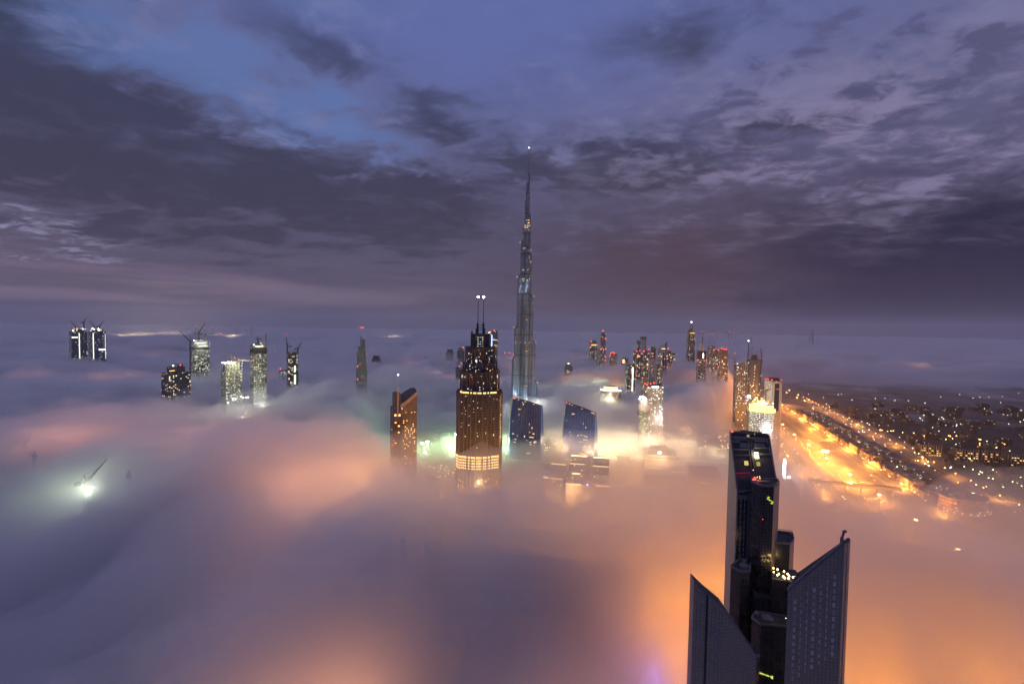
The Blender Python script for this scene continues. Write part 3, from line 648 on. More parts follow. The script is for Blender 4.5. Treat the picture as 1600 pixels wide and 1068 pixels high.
def site(label, px, top, by, w, D, yaw, bright, crown=14, tiers=None, mat=None, nwin=40, k=.8):
    mat = mat or (f_siteb if bright else f_site)
    t = tower('unfinished_tower', label, px, top, D, w, mat, yaw, k, tiers=tiers, flat=True, nwin=nwin, wmats=[g_cool, g_wsoft, g_cool, g_warm]); w_, d_, h_ = t['w'], t['d'], t['h']
    fr = M()
    for i in range(6):
        for j in (-1, 1): fr.box(-w_/2+w_*i/5, j*d_/2, 60, .9, .9, h_-60+random.uniform(0, 6))
    for z in range(70, int(h_), 12): fr.box(0, -d_/2-.4, z, w_+1.5, 1.2, .6)
    fr.build('column_frame', conc, t)
    M().box(0, 0, h_, w_*.5, d_*.5, 5).box(-w_*.3, -d_*.2, h_, 3, 3, 6).box(w_*.3, d_*.2, h_, 4, 3, 3).build('core_top', conc, t)
    crown_lights(t, rect(w_, d_), h_, crown, D, [g_white, g_gold, g_wsoft, g_white], 5)
    return t
D = 1380
t = site('bright unfinished tower under three cranes, tallest building of the left group', 313, 540, 592, 23, D, 15, False, 10, tiers=[(1.0, 546), (.8, 533)])
w_, d_, h_ = t['w'], t['d'], t['h']
M().box(0, 0, h_-26, w_*1.05, d_*1.05, 7).box(0, 0, h_-106, w_*1.04, d_*1.04, 5).build('plant_floor', black, t)
M().box(-w_*.1, -d_*.45, h_-7, w_*.7, 1, 4).box(w_*.1, -d_*.46, h_-16, w_*.6, 1, 2.5).build('lit_screen', g_wsoft, t); lamp(0, -40, h_-10, (.95, 1, .8), 9e4, 4, t, 'site_flood')
pc = t.location
crane((P(299, 533, D).x, pc.y-5, 0), P(299, 534, D).z, 50, 'tall freestanding crane left of the tallest unfinished tower, jib reaching up to the left', R(178), 42, 3, D=D, red=False)
crane((pc.x-w_*.12, pc.y, h_), 24, 42, 'luffing crane on the tallest unfinished tower, jib raised steeply right', R(5), 62, 3, D=D, red=False)
crane((pc.x+w_*.4, pc.y, h_), 22, 48, 'flat-top crane with horizontal jib on the tallest unfinished tower', R(4), 3, 3, D=D)
D = 1000
t = site('short bright unfinished tower with glowing yellow top, just left of the slim green-lit tower', 362, 576, 630, 27, D, 20, True, 24, tiers=[(1.0, 578), (.8, 568)]); pc = t.location; h_ = t['h']
lamp(0, -35, h_+4, (1, .95, .6), 1.2e5, 4, t, 'site_flood'); lamp(8, -40, 45, (.92, 1, .8), 1.2e5, 4, t, 'site_flood')
for i in range(9): ball(t, random.uniform(-24, 26), -32+random.uniform(-6, 6), random.uniform(82, 94), 1.1, g_white, 'work_light')
crane((pc.x-2, pc.y, h_), 14, 26, 'flat-top crane over the short bright unfinished tower', R(183), 2, 2.4, D=D, red=False)
crane((pc.x+12, pc.y, h_-6), 12, 40, 'low crane with a string of lamps along its jib, right of the short bright tower', R(2), 1, 2, 5, D=D)
D = 1080
t = site('slim green-lit unfinished tower with a single flat crane and bright yellow cap', 404, 539, 620, 22, D, 18, False, 8); pc = t.location; h_ = t['h']; w_, d_ = t['w'], t['d']
M().box(0, 0, h_-22, w_*1.06, d_*1.06, 14).build('plant_floor', black, t); M().box(-w_*.1, -d_*.55, h_-4, w_*.6, 1, 3.5).build('lit_screen', g_wsoft, t)
crane((pc.x-2, pc.y, h_), 14, 10, 'small flat crane on the slim green-lit tower', R(10), 2, 2.4, D=D, red=False)
crane((pc.x+w_*.62, pc.y, 0), h_+14, 16, 'hoist crane mast climbing the right side of the slim green-lit tower', R(120), 55, 2.2, D=D, red=False)
lamp(-6, -38, 60, (.95, 1, .85), 1.5e5, 4, t, 'site_flood')
D = 1290
t = tower('unfinished_tower', 'dark slab tower between two cranes with a column of green light', 457, 550, D, 15, f_dark, 10, .8, nwin=22, wmats=[g_wsoft, g_cool], flat=True); w_, d_, h_ = t['w'], t['d'], t['h']; pc = t.location
M().box(w_*.18, -d_/2-.6, h_-100, 5, 1, 30).box(w_*.18, -d_/2-.6, h_-62, 4, 1, 20).build('light_strip', glow('green_shaft', (.85, 1, .6), 1.8), t)
crane((pc.x-w_*.6, pc.y, 0), h_+16, 36, 'red-tipped crane left of the dark slab tower, jib nearly upright', R(180), 84, 2.6, D=D)
crane((pc.x+w_*.6, pc.y, 0), h_+8, 28, 'crane right of the dark slab tower, jib leaning right', R(0), 62, 2.6, D=D, red=False)
tower('apartment_tower', 'low grey block with a column of white windows, left of the dark slab tower', 444, 579, 1550, 14, f_grey, 15, .8, nwin=12, wmats=[g_cool], beacons=[(-1.1, 575)])
for i, (px, w, tp) in enumerate(((472, 12, 574), (482, 9, 571), (488, 8, 573))):
    tower('apartment_tower', ['widest of three hazy blocks in a row right of the dark slab tower', 'middle of three hazy blocks in a row right of the dark slab tower', 'rightmost of three hazy blocks in a row, with a red beacon'][i], px, tp, 1900, w, f_far, 20, .9, beacons=[(.6, None)] if i == 2 else ())
# slim tower with twin antennas (left of the curved-roof tower)
D = 1220; t = tower('stepped_tower', 'tall slim grey tower with two red-tipped antennas, alone in the left fog', 565, 553, D, 16.5, facade('slim_ribs', (.13, .14, .17), (.05, .06, .09), 2.2, 3.6, .3, .1, .01, WARM, 2, .5, .2, 51), 14, .85, tiers=[(1.0, 568), (.84, 549), (.66, 541)], flat=True); w_, d_, h_ = t['w'], t['d'], t['h']
M().cyl(-w_*.06, 0, 1.6, h_, P(565, 526, D).z, 8).build('pylon', steel, t)
M().prism(rect(w_*.22, w_*.3, w_*.2), h_-1, P(565, 530, D).z).build('stair_head', steel, t)
for s_ in (-1, 1): spire(t, s_*3.2, 0, h_, P(565, 511.5, D).z, .9, pale, g_red, 'antenna', D)
for py in (571, 591): ball(t, -w_*.53, -d_*.5, P(565, py, D).z, 1.5, g_red)
for px, tp, w, D, lab, bc in ((588, 556, 14, 2200, 'wide dark block, first of the small row right of the twin-antenna tower', 0), (608, 564, 8.5, 2500, 'small hump-topped block second in the distant row', 0), (625, 566, 6, 2900, 'tiniest block of the distant row, red beacon on top', 1), (636, 558, 8, 2700, 'narrow block with a white roof lamp in the distant row', 2), (651, 555, 12, 2600, 'spiky roofed block with several red beacons in the distant row', 3), (703, 546, 13, 2400, 'hazy tower second to the left of the twin-antenna hotel', 0), (720, 544, 12, 2300, 'hazy tower with red beacon closest left of the twin-antenna hotel', 1), (716, 574, 8, 1500, 'small block half hidden against the left flank of the broad hotel tower', 1),
    (865, 567, 16, 2900, 'faint low block just right of the needle skyscraper', 0), (888, 569, 14, 1950, 'short round-topped tower with white crown lamp, right of the needle', 2), (917, 562, 15, 2600, 'low wide dark block with sloping roof in the haze', 0), (838, 572, 9, 3300, 'faintest low block close behind the right side of the needle', 0)):
    t = tower('distant_tower', lab, px, tp+ (2 if w > 9 else 0), D, w, f_far, random.uniform(-25, 25), .8, tiers=[(1.0, tp+4), (.7, tp)] if w > 9 else None)
    if bc in (1, 3): ball(t, t['w']*.3, -t['d']*.3, t['h']+5, D*.0011, g_red)
    if bc == 3: ball(t, -t['w']*.5, -t['d']*.4, t['h']-12, D*.001, g_red); ball(t, t['w']*.55, -t['d']*.4, t['h']-8, D*.001, g_red); M().cyl(2, 0, 1.5, t['h'], t['h']+16, 6, .3).build('mast', steel, t)
    if bc == 2: ball(t, 0, -t['d']*.3, t['h']+4, D*.001, g_white, 'roof_light')
D = 2000; t = tower('office_tower', 'blue glass tower peeping out right behind the crown of the broad hotel tower', 771.5, 517, D, 13, f_blue, 10, .8, beacons=[(0, 516)])
M().box(-t['w']*.32, -t['d']/2-.6, t['h']-78, 4, 1, 60).build('light_strip', glow('strip_blue', (.35, .55, 1), 3), t); M().box(.1*t['w'], -t['d']/2-.6, t['h']-44, t['w']*.6, 1, 3).box(.2*t['w'], -t['d']/2-.6, t['h']-70, t['w']*.4, 1, 2).build('lit_band', g_warm, t)
for i, (px, py) in enumerate(((789, 551), (796, 551), (802, 553), (792, 570), (656, 565), (683, 564), (686, 563), (680, 565))):
    p = P(px, py, 2700); t = thing('warning_mast', ['thin mast with red beacon standing in fog left of the needle skyscraper', 'thin mast with red beacon in the far fog left of the broad hotel tower'][i > 3], 'mast', (p.x, p.y, 0), 0, ['red beacon masts left of the needle', 'red beacon masts left of the hotel'][i > 3])
    M().cyl(0, 0, 1.2, 0, p.z, 6, .4).build('pole', steel, t); ball(t, 0, 0, p.z, 2.6, g_red)
# ================================================================== middle-right cluster
def T_(*a, **k): return tower(*a, **k)
D = 2600
t = T_('office_tower', 'dark square-topped tower with a yellow lit floor and red beacons at its left corner', 927, 533, D, 12, f_dark, 15, .8, beacons=[(-.9, 533), (-1.0, 542)]); M().box(0, -t['d']/2-.8, t['h']-26, t['w']*.8, 1, 7).build('lit_band', g_warm, t)
t = T_('pointed_tower', 'slender pointed tower with a string of red beacons on its right edge', 942, 524, 2500, 9, f_brown, 15, .9, flat=True); M().prism(chamf(t['w'], t['d'], 5), t['h']-1, t['h']+26, scale_top=.12).build('pointed_cap', steel, t); ball(t, 0, 0, t['h']+28, 3.6, g_red)
for z in (20, 80, 130, 150): ball(t, t['w']*.5, -t['d']*.5, t['h']-z, 2.8, g_red)
t = T_('office_tower', 'pale low tower with lit floor, in front of the slender pointed tower', 934, 546, 2100, 10, f_white, 15, .8, nwin=8); ball(t, t['w']*.5, -10, t['h']+3, 2.4, g_red)
t = T_('office_tower', 'squat brown tower crowned by a cluster of red beacons', 958.5, 552, 2500, 11.5, f_brown, -15, .8, beacons=[(-.6, None), (0, 550), (.5, None), (-.9, 556)])
t = T_('office_tower', 'short tower with a bright yellow lit corner, left edge of the dense skyscraper cluster', 976, 559, 2300, 10, f_brown, 15, .8); window(t, -t['w']*.3, -t['d']/2-.5, t['h']-18, 12, 22, glow('yellow_hall', (1, .75, .3), 1.6), name='lit_corner')
for i, (px, tp, w, D, mt, yaw, lab, kw) in enumerate((
    (985, 570, 15, 1500, f_green, 18, 'dark green block with a vertical yellow strip, front left of the dense cluster', {'nwin': 16}),
    (998, 532, 6.5, 2100, f_blue, 5, 'thin blue glass tower pressed against the white slab tower in the dense cluster', {'nwin': 4}),
    (1005, 527, 8, 2080, pale, 12, 'white slab tower with dark flat cap, tallest on the left of the dense cluster', {}),
    (1000, 555, 13, 1700, f_dark, 15, 'dark tower with yellow-lit crown below the thin blue tower', {'nwin': 12, 'beacons': [(-.8, None), (.3, 552)]}),
    (1011, 549, 11, 1750, f_brown, -12, 'brown tower with two red beacons in the middle of the dense cluster', {'nwin': 8, 'beacons': [(-.8, None), (.7, 545)]}),
    (1021, 542, 7, 1950, f_dark, 15, 'narrow dark flat-topped tower left of the white curved-top tower', {'nwin': 3}),
    (1008, 567, 10, 1480, f_brown, 10, 'pinkish ribbed tower with a row of white windows, low front of the dense cluster', {'nwin': 10}),
    (1019, 560, 12, 1500, f_white, 10, 'pale twin-shaft tower topped by one large red beacon', {'nwin': 14, 'beacons': [(0, 556), (.8, 574)]}),
    (1046, 549, 9, 1900, f_brown, 12, 'dark tower with stacked red beacons on its left edge, behind the white curved-top tower', {'nwin': 8, 'beacons': [(-.7, 544), (-.9, 560), (-.9, 573)]}),
    (1051, 552, 8, 2100, f_green, 12, 'greenish dark tower at the right end of the dense cluster', {'nwin': 4, 'beacons': [(-.6, 552)]}),
    (994, 549, 8, 1900, f_dark, -10, 'plain dark tower under a red beacon, left shoulder of the dense cluster', {'beacons': [(.4, None)]}),
    (1030, 570, 8, 1480, f_brown, 12, 'low brown tower at the foot of the white curved-top tower', {'nwin': 10}))):
    t = T_('office_tower', lab, px, tp, D, w, mt, yaw, .85, **kw)
    if i == 0: M().box(t['w']*.18, -t['d']/2-.5, t['h']-95, 2.6, 1, 88).build('light_strip', g_strip, t)
    if i == 2: M().box(0, 0, t['h']-8, t['w']*1.15, t['d']*1.1, 12).box(t['w']*.52, 0, 0, 3, t['d']*1.02, t['h']).build('dark_cap', steel, t)
    if i == 3: M().box(-t['w']*.3, -t['d']/2-.5, t['h']-5, t['w']*.4, 1, 4).build('lit_band', g_warm, t)
    if i == 7:
        for s_ in (-1, 1): M().box(s_*t['w']*.32, -t['d']/2-1.5, 0, 6, 3, t['h']-12).build('pale_shaft', pale, t)
# white curved-top tower
D = 1850; p = P(1034.5, 540, D); t = thing('curved_top_tower', 'white tower with rounded quarter-circle top, tallest on the right of the dense cluster', 'tower', (p.x, p.y, 0), rot_to_cam(p.x, p.y)+R(12)); w = 14*D/F; d = w*.6; Z = lambda py: P(1034, py, D).z
pr = [(-w/2, Z(543))]+[(-w/2+w*math.sin(a), Z(543)+(Z(532)-Z(543))*(1-math.cos(a))**.5) for a in [R(15*i) for i in range(1, 7)]]
m_ = M().prism(rect(w, d), -2, Z(543), roof=1)
pts = pr+[(w/2, Z(543))]; m_.face([(x, -d/2, z) for x, z in reversed(pts)], None, 2); m_.face([(x, d/2, z) for x, z in pts], None, 2)
for a, b in zip(pts, pts[1:]): m_.face([(a[0], -d/2, a[1]), (a[0], d/2, a[1]), (b[0], d/2, b[1]), (b[0], -d/2, b[1])], None, 2)
m_.build('body', [f_white, roofm, pale], t)
M().box(w*.12, -d/2-.6, 60, w*.12, 1, Z(550)-60).box(w*.34, -d/2-.6, 60, w*.1, 1, Z(536)-60).build('dark_window_band', black, t); M().box(.1*w, -d/2-1, Z(545), w*.4, 1, 3.5).build('lit_band', g_cool, t)
windows_on(t, (-w/2, -d/2), (w/2, -d/2), 80, Z(552), 6, 20, 14, [g_cool, g_warm])
# lit lattice and drum tower (two-part bright block + round crane tower)
D = 1000; p = P(1020, 620, D)
t = tower('unfinished_tower', 'brightly floodlit unfinished block with red crown lights, rising behind the round floodlit core', 1021, 602, D, 29, facade('lit_ribs', (.24, .24, .25), (.1, .1, .12), 4.5, 3.8, .3, .2, .10, (1, 1, .92), 3, .6, .3, 61), 22, .6, nwin=26, wmats=[g_wsoft, g_cool, g_wsoft], flat=True); w_, d_, h_ = t['w'], t['d'], t['h']
M().prism(rect(w_*.34, d_*.9, -w_*.5, 2), -2, h_+3).build('side_wing', [f_grey, roofm], t); M().box(-w_*.0, -d_/2-.8, h_-3.5, w_*.38, 1, 3.2).build('lit_sign', g_white, t)
for x in (-.52, -.3, -.1, -.65): ball(t, w_*x, -d_*.5, h_+random.uniform(3, 8), 1.5, g_red)
for i in range(12): ball(t, w_*(.05+i*.035), -d_/2-1, h_-8-i*6.2, .8, g_wsoft, 'stair_light'); 
for i in range(10): ball(t, w_*(.3+random.random()*.22), -d_/2-1, h_-50-i*5, .8, g_white, 'work_light')
lamp(w_*.3, -28, h_-80, (1, .96, .85), 3.5e4, 3, t, 'site_flood')
crane((t.location.x-w_*.55, t.location.y, h_), 10, 24, 'small crane with red lamps on the floodlit block left corner', R(190), 30, 2.2, D=D)
D = 930; p = P(1006, 624, D); t = thing('round_core_tower', 'round concrete core tower under blinding white floodlights, lower left of the floodlit block', 'unfinished tower', (p.x, p.y, 0), rot_to_cam(p.x, p.y)); Z = lambda py: P(1006, py, D).z; r_ = 9*D/F
M().cyl(0, 0, r_*.8, -2, Z(641), 18).build('shaft', [f_site], t); M().cyl(0, 0, r_*1.02, Z(641), Z(630), 18).cyl(0, 0, r_*.9, Z(630), Z(624), 18).build('drum', [conc, roofm], t)
m_ = M()
for i in range(18): a = i*math.pi/9; m_.bar((r_*.9*math.cos(a), r_*.9*math.sin(a), Z(648)), (r_*1.08*math.cos(a), r_*1.08*math.sin(a), Z(640)), .8)
m_.build('formwork', steel, t)
crown_lights(t, ngon(r_, 8), Z(626), 16, D, [g_white], 10); lamp(0, -22, Z(622), (1, 1, .92), 4e4, 2, t, 'site_flood')
lamp(10, -40, 35, (1, .85, .55), 1.6e5, 5, t, 'site_flood')
# low round building with lit cap
D = 1250; p = P(954, 612, D); t = thing('round_hall', 'low round-topped building with glowing cream roof, poking out of green fog', 'building', (p.x, p.y, 0), rot_to_cam(p.x, p.y)); Z = lambda py: P(954, py, D).z
M().prism(ngon(16*D/F, 22, 1, .6), -2, Z(610)).build('drum', [f_brown, roofm], t); M().prism(ngon(12*D/F, 22, 1, .6), Z(610), Z(603), scale_top=.85).build('roof_lantern', [glow('cream_lantern', (1, .85, .55), 1.3), conc], t)
for i in range(11):
    a = R(180+i*18); ball(t, 15*D/F*math.cos(a), 9*D/F*math.sin(a), Z(609), 1.1, g_white, 'rim_light')
lamp(0, -50, 70, (1, .9, .6), 1e5, 4, t, 'hall_glow')
# tall crowned tower far right
D = 2550; t = T_('crowned_tower', 'tall dark tower with tiered crown and white tip, alone right of the dense cluster', 1080, 517, D, 11, f_dark, 20, .95, tiers=[(1.0, 521), (.72, 516), (.5, 512), (.3, 508)], nwin=10, flat=True, shape='chamf'); spire(t, 0, 0, t['h'], P(1080, 503, D).z, 2, steel, g_white, 'spire', D)
M().box(0, -t['d']/2-.6, P(1080, 520.5, D).z, t['w']*.7, 1, 4).build('lit_band', g_warm, t)
for a in (-1, 1):
    for b in (-1, 1): M().cyl(a*t['w']*.36, b*t['d']*.36, 2.5, P(1080, 521, D).z, P(1080, 516, D).z, 8, .4).build('corner_turret', steel, t)
# lattice-front tower
D = 1500; t = T_('lattice_tower', 'slim tower with white X-braced lattice front and dark glass head, two red beacons', 1096, 561, D, 14, facade('lattice_back', (.08, .08, .09), (.03, .03, .04), 3, 3.6, .1, .2, .05, WARM, 2.0, .6, .3, 71), 12, .7, tiers=[(1.0, 561), (.98, 548)], flat=True); w_, d_, h_ = t['w'], t['d'], t['h']; zl = P(1096, 562, D).z
m_ = M(); st = 13
for s_ in (-1, 1): m_.box(s_*(w_/2-1), -d_/2-.8, 40, 2.4, 2, zl-40)
for i in range(int((zl-40)/st)):
    z = 40+i*st; m_.bar((-w_/2+2, -d_/2-.6, z), (w_/2-2, -d_/2-.6, z+st), 1.1); m_.bar((w_/2-2, -d_/2-.6, z), (-w_/2+2, -d_/2-.6, z+st), 1.1); m_.bar((-w_/2+2, -d_/2-.6, z), (w_/2-2, -d_/2-.6, z), 1.0)
m_.bar((-w_/2, -d_/2-.8, zl), (w_/2, -d_/2-.8, zl), 3); m_.build('lattice', plain('white_paint', (.6, .58, .58), .6), t)
M().prism(rect(w_*.99, d_*.99), zl+2, h_-.3, roof=0).build('glass_head', black, t); M().cyl(0, 0, w_*.34, h_-1, P(1096, 541, D).z, 16).cyl(0, 0, w_*.24, h_, P(1096, 536, D).z, 14).build('white_drum', pale, t); spire(t, 2, 0, h_, P(1098, 527, D).z, .9, steel, None)
for s_ in (-1, 1): ball(t, s_*w_/2, -d_/2-1, zl, 2.0, g_red)
M().box(w_*.12, -d_/2-1, zl+8, 1.2, 1, 16).build('lit_sign', g_white, t)
for px, tp, w, D, mt, lab, bc in ((1112, 541, 12, 1900, f_grey, 'hazy grey tower with white lamps behind the lattice-front tower', ()), (1118, 547, 10, 1750, f_brown, 'brown tower with two red beacons, between lattice-front tower and twin-beacon slab', [(-.7, None), (.8, 546)]), (1130, 546, 15, 1560, f_brown, 'wide brown slab with red beacons along its roof, right of the lattice-front tower', [(-.5, 544), (0, None), (.5, None), (-1, 572), (.9, 572)])):
    t = T_('apartment_tower', lab, px, tp, D, w, mt, 14, .8, tiers=[(1.0, tp+6), (.86, tp)], beacons=bc, nwin=14)
T_('apartment_building', 'low white-lamped building in orange fog between the lattice-front tower and the brown slab', 1110, 601, 1480, 16, f_brown, 12, .9, nwin=10)
# unfinished tower with crane of green lamps
D = 1130; t = site('unfinished grey tower with lit floors beside the horned tower', 1158, 570, 628, 18, D, 14, False, 4, nwin=34, mat=f_grey)
pc = t.location; M().box(t['w']*.1, 0, t['h'], t['w']*.5, t['d']*.4, 9).build('core_wall', conc, t)
crane((pc.x-t['w']*.66, pc.y, 0), P(1147, 566, D).z, 26, 'crane with a string of yellow-green lamps on its jib, left of the horned tower', R(60), 60, 2.4, 5, D=D)
# horned tower
D = 1210; p = P(1178.5, 560, D); t = thing('horned_tower', 'dark tower crowned by two curved steel horns, left one taller', 'tower', (p.x, p.y, 0), rot_to_cam(p.x, p.y)+R(8)); Z = lambda py: P(1178, py, D).z; w = 20*D/F; d = w*.7
M().prism(chamf(w, d, w*.2), -2, Z(562)).build('body', [facade('horn_ribs', (.13, .14, .16), (.04, .05, .08), 2.8, 3.6, .22, .12, .02, COOL, 3, .4, .15, 81), roofm], t)
for s_, zt in ((-1, 533), (1, 543)):
    m_ = M(); pr_ = None
    for j in (-.32, 0, .32):
        prev = None
        for i in range(11):
            a = i/10; x = s_*w*(.46-.62*0 - .05*a) if False else (s_*w*.46*(1-a) + (-w*.22 if s_ < 0 else w*.40)*a); x += s_*w*.07*math.sin(a*math.pi); q_ = Vector((x, d*j*(1-a), Z(572)+(Z(zt)-Z(572))*a))
            if s_ < 0: q_.x = -w*.46+w*.10*a+(-w*.06*a*a)
            if prev is not None: m_.bar(prev, q_, 3.4*(1-a*.7), h=2.0)
            prev = q_
    for i in range(5):
        z = Z(562)+(Z(zt)-Z(562))*i/7; m_.bar((s_*w*.42, -d*.2, z), (s_*w*.05, 0, z+6), 1.2)
    m_.build('horn', plain('horn_steel', (.16, .16, .19), .35, .6), t)
M().prism(rect(w*.5, d*.5), Z(562)-1, Z(554), scale_top=.6).build('penthouse', [steel], t); ball(t, -w*.43, 0, Z(532.5), 1.3, g_white)
for z in range(5): window(t, 0, -d/2-.4, Z(572+z*5), 2, 2, g_cool)
# bright yellow-crowned unfinished tower
D = 830; t = thing('unfinished_tower', 'round unfinished tower with dazzling yellow work lights on top, right behind the black foreground tower', 'unfinished tower', (P(1189, 640, D).x, D, 0), rot_to_cam(P(1189, 640, D).x, D)); Z = lambda py: P(1189, py, D).z; r_ = 18*D/F
M().prism(ngon(r_, 24, 1, .75), -2, Z(642)).build('body', [facade('bright_slabs', (.16, .17, .17), (.40, .44, .4), 3.0, 3.7, .2, .34, .8, (.82, 1, .85), 1.1, .8, .6, 91), conc], t)
m_ = M()
for i in range(12): a = 2*math.pi*i/12; m_.box(r_*math.cos(a), r_*.75*math.sin(a), 20, 1.2, 1.2, Z(640)-20)
for z in range(30, int(Z(640)), 11): m_.cyl(0, 0, r_*1.0, z, z+.5, 24) if False else None
m_.build('column_frame', conc, t)
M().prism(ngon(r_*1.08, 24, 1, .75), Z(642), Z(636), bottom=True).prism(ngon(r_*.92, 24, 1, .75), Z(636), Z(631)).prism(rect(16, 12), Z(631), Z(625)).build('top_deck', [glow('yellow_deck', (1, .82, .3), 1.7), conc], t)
for i in range(34):
    a = random.uniform(0, 2*math.pi); f_ = random.uniform(.3, 1.1); ball(t, r_*f_*math.cos(a), r_*.75*f_*math.sin(a), random.choice([Z(641), Z(636), Z(631), Z(628)])+random.uniform(0, 3), random.uniform(.6, 1.1), random.choice([g_white, g_gold, g_white]), 'work_light')
m_ = M()
for i in range(7): a = 2*math.pi*i/7; m_.bar((r_*.8*math.cos(a), r_*.6*math.sin(a), Z(631)), (r_*.5*math.cos(a+.4), r_*.4*math.sin(a+.4), Z(622)+random.uniform(-2, 4)), .8)
m_.build('formwork', plain('yellow_formwork', (.5, .36, .08), .6), t)
lamp(0, -20, Z(622), (1, .9, .55), 6e4, 2, t, 'site_flood'); lamp(16, -24, Z(668), (.7, .8, 1), 5e4, 1.5, t, 'site_flood'); ball(t, 17, -19, Z(667), 2.2, glow('flood_blue_white', (.8, .88, 1), 60), 'flood_lamp')
pc = t.location; crane((P(1169, 620, D-20).x, D-20, 0), P(1169, 622, D-20).z, 20, 'crane with blinding white floodlight left of the yellow-crowned tower', R(8), 16, 2, 0, D=D)
l_ = P(1170, 619, D-30); fl = thing('flood_light_mast', 'mast with one blinding white flood lamp, left of the yellow-crowned unfinished tower', 'flood light', (l_.x, l_.y, 0)); M().cyl(0, 0, .6, 0, l_.z, 6).build('pole', steel, fl); ball(fl, 0, 0, l_.z, 2.6, glow('flood_blue_white', (.8, .88, 1), 60), 'flood_lamp'); lamp(0, -4, l_.z, (.9, .95, 1), 8e4, 2, fl, 'flood_glow')
crane((P(1196, 620, D+10).x, D+10, 100), P(1196, 612, D).z-100, 24, 'crane with orange lamps above the yellow-crowned tower, jib dipping right', R(-5), 8, 2, 6, D=D)
# pale tall slab right of it
D = 850; p = P(1206, 640, D); t = thing('pale_slab_tower', 'pale tall slab with rounded top and long black strip, right of the yellow-crowned tower', 'tower', (p.x, p.y, 0), rot_to_cam(p.x, p.y)+R(36)); Z = lambda py: P(1206, py, D).z
w = 15*D/F; d = 17*D/F; fp = facade('pale_rows', (.45, .42, .38), (.10, .09, .08), 2.6, 3.4, .25, .3, .03, WARM, 2.5, .6, .25, 95)
M().prism([(-w/2, -d/2), (w/2, -d/2), (w/2, d/2), (-w/2, d/2)], -2, Z(594)).build('body', [fp, roofm], t)
M().box(w*.12, 0, Z(594), w*.7, d*.8, 3).prism([(-w*.5, -d*.3), (w*.5, -d*.3), (w*.5, d*.5), (-w*.5, d*.5)], Z(594)+2.5, lambda x, y: Z(594)+4+math.cos(x/w*2.4)*4).build('rounded_top', steel, t)
M().box(w*.02, -d/2-.3, Z(640), w*.50, .8, Z(598)-Z(640)).build('window_strip', plain('navy_glass', (.02, .025, .05), .2), t)
for x, y in ((-.5, -.5), (.5, -.5), (0, 0), (-.5, .3), (-.5, 0), (.5, .3)): ball(t, x*w, y*d, Z(592), .9, g_red)
m_ = M()
for s_ in (-.5, -.28, .34, .5): m_.box(s_*w, -d/2-.4, 20, 1.4, 1.2, Z(596)-20)
m_.build('pier', pale, t)
windows_on(t, (-w/2, d/2), (-w/2, -d/2), 60, Z(600), 8, 34, 40, [g_warm, g_gold], 1.2, 1.4)
# sail shaped hotel on the coast, far right
D = 6200; p = P(1268, 530, D); t = thing('sail_hotel', 'faint pale sail-shaped tower on the horizon at the right', 'hotel', (p.x, p.y, 0)); Z = lambda py: P(1268, py, D).z
m_ = M(); m_.bar((15, 0, 0), (15, 0, Z(514)), 16); prev = None
for i in range(11):
    a = i/10; q_ = Vector((15-66*math.cos(a*math.pi/2)**.8, 0, Z(531)*(1-a)*0+(Z(516))*a)); 
    if prev is not None: m_.bar(prev, q_, 9)
    prev = q_
for i in range(5): z = Z(516)*(i+1)/7; m_.bar((15, 0, z), (-45+i*10, 0, z), 5)
m_.build('sail_frame', pale, t); spire(t, 15, 0, Z(515), Z(513), 3, pale, g_cool, 'mast', 3000)
# distant red-beacon towers right of the crowned tower
rn = random.Random(9)
for i in range(22):
    px = rn.uniform(1088, 1200) if i < 16 else rn.uniform(300, 420); py = (519+rn.gauss(0, 3.2)) if i < 16 else 508+rn.uniform(0, 3); D = 5200; p = P(px, py, D)
    g_ = i >= 16
    t = thing('distant_tower', ['tiny distant tower with a red beacon on the horizon right of the crowned tower', 'tiny distant tower with a beacon on the horizon above the left crane towers'][g_], 'tower', (p.x, p.y, 0), 0, ['distant beacon towers on the right horizon', 'distant beacon towers on the left horizon'][g_])
    M().prism(rect(3, 3), 0, p.z-10).build('body', [f_far, roofm], t); M().cyl(0, 0, .4, p.z-11, p.z, 6).build('mast', steel, t); ball(t, 0, 0, p.z, rn.uniform(1.8, 3), g_red if rn.random() < .8 else g_warm)
# ================================================================== left fog: half-drowned construction cranes
p = P(150, 742, 430)
crane((p.x-6, p.y-4, 0), 99, 24, 'crane with white string lights showing through green-lit fog at left', R(62), 52, 2.2, 5, red=False, D=430)
crane((p.x+24, p.y+12, 0), 100, 24, 'dim crane sunk in fog right of the green-lit crane at left', R(-42), 10, 2, 3, red=False, D=430)
lamp(p.x-22, p.y+4, 60, (.75, 1, .6), 1.6e5, 8); lamp(p.x+20, p.y+10, 60, (.8, 1, .65), 1.6e5, 8)
fl = thing('flood_light_mast', 'mast with a broad green-white flood lamp glowing inside the fog at left', 'flood light', (p.x, p.y-6, 0)); M().cyl(0, 0, .5, 0, 96, 6).build('pole', steel, fl); M().box(0, 0, 95, 5, 1.2, 1.6).build('flood_head', glow('flood_mint_low', (.9, 1, .75), 14), fl); lamp(0, -2, 92, (.86, 1, .72), 5e4, 3, fl, 'flood_glow')
p = P(38, 697, 560); crane((p.x, p.y, 0), p.z-2, 20, 'dark crane tip with an orange lamp in the pink fog at the far left', R(120), 40, 2, 1, D=560); lamp(p.x+2, p.y-6, p.z-8, (1, .4, .2), 4e4, 2)
p = P(53, 712, 520); crane((p.x, p.y, 0), p.z-2, 14, 'small crane head with a white lamp below the far-left crane', R(160), 6, 2, 1, red=False, D=520)
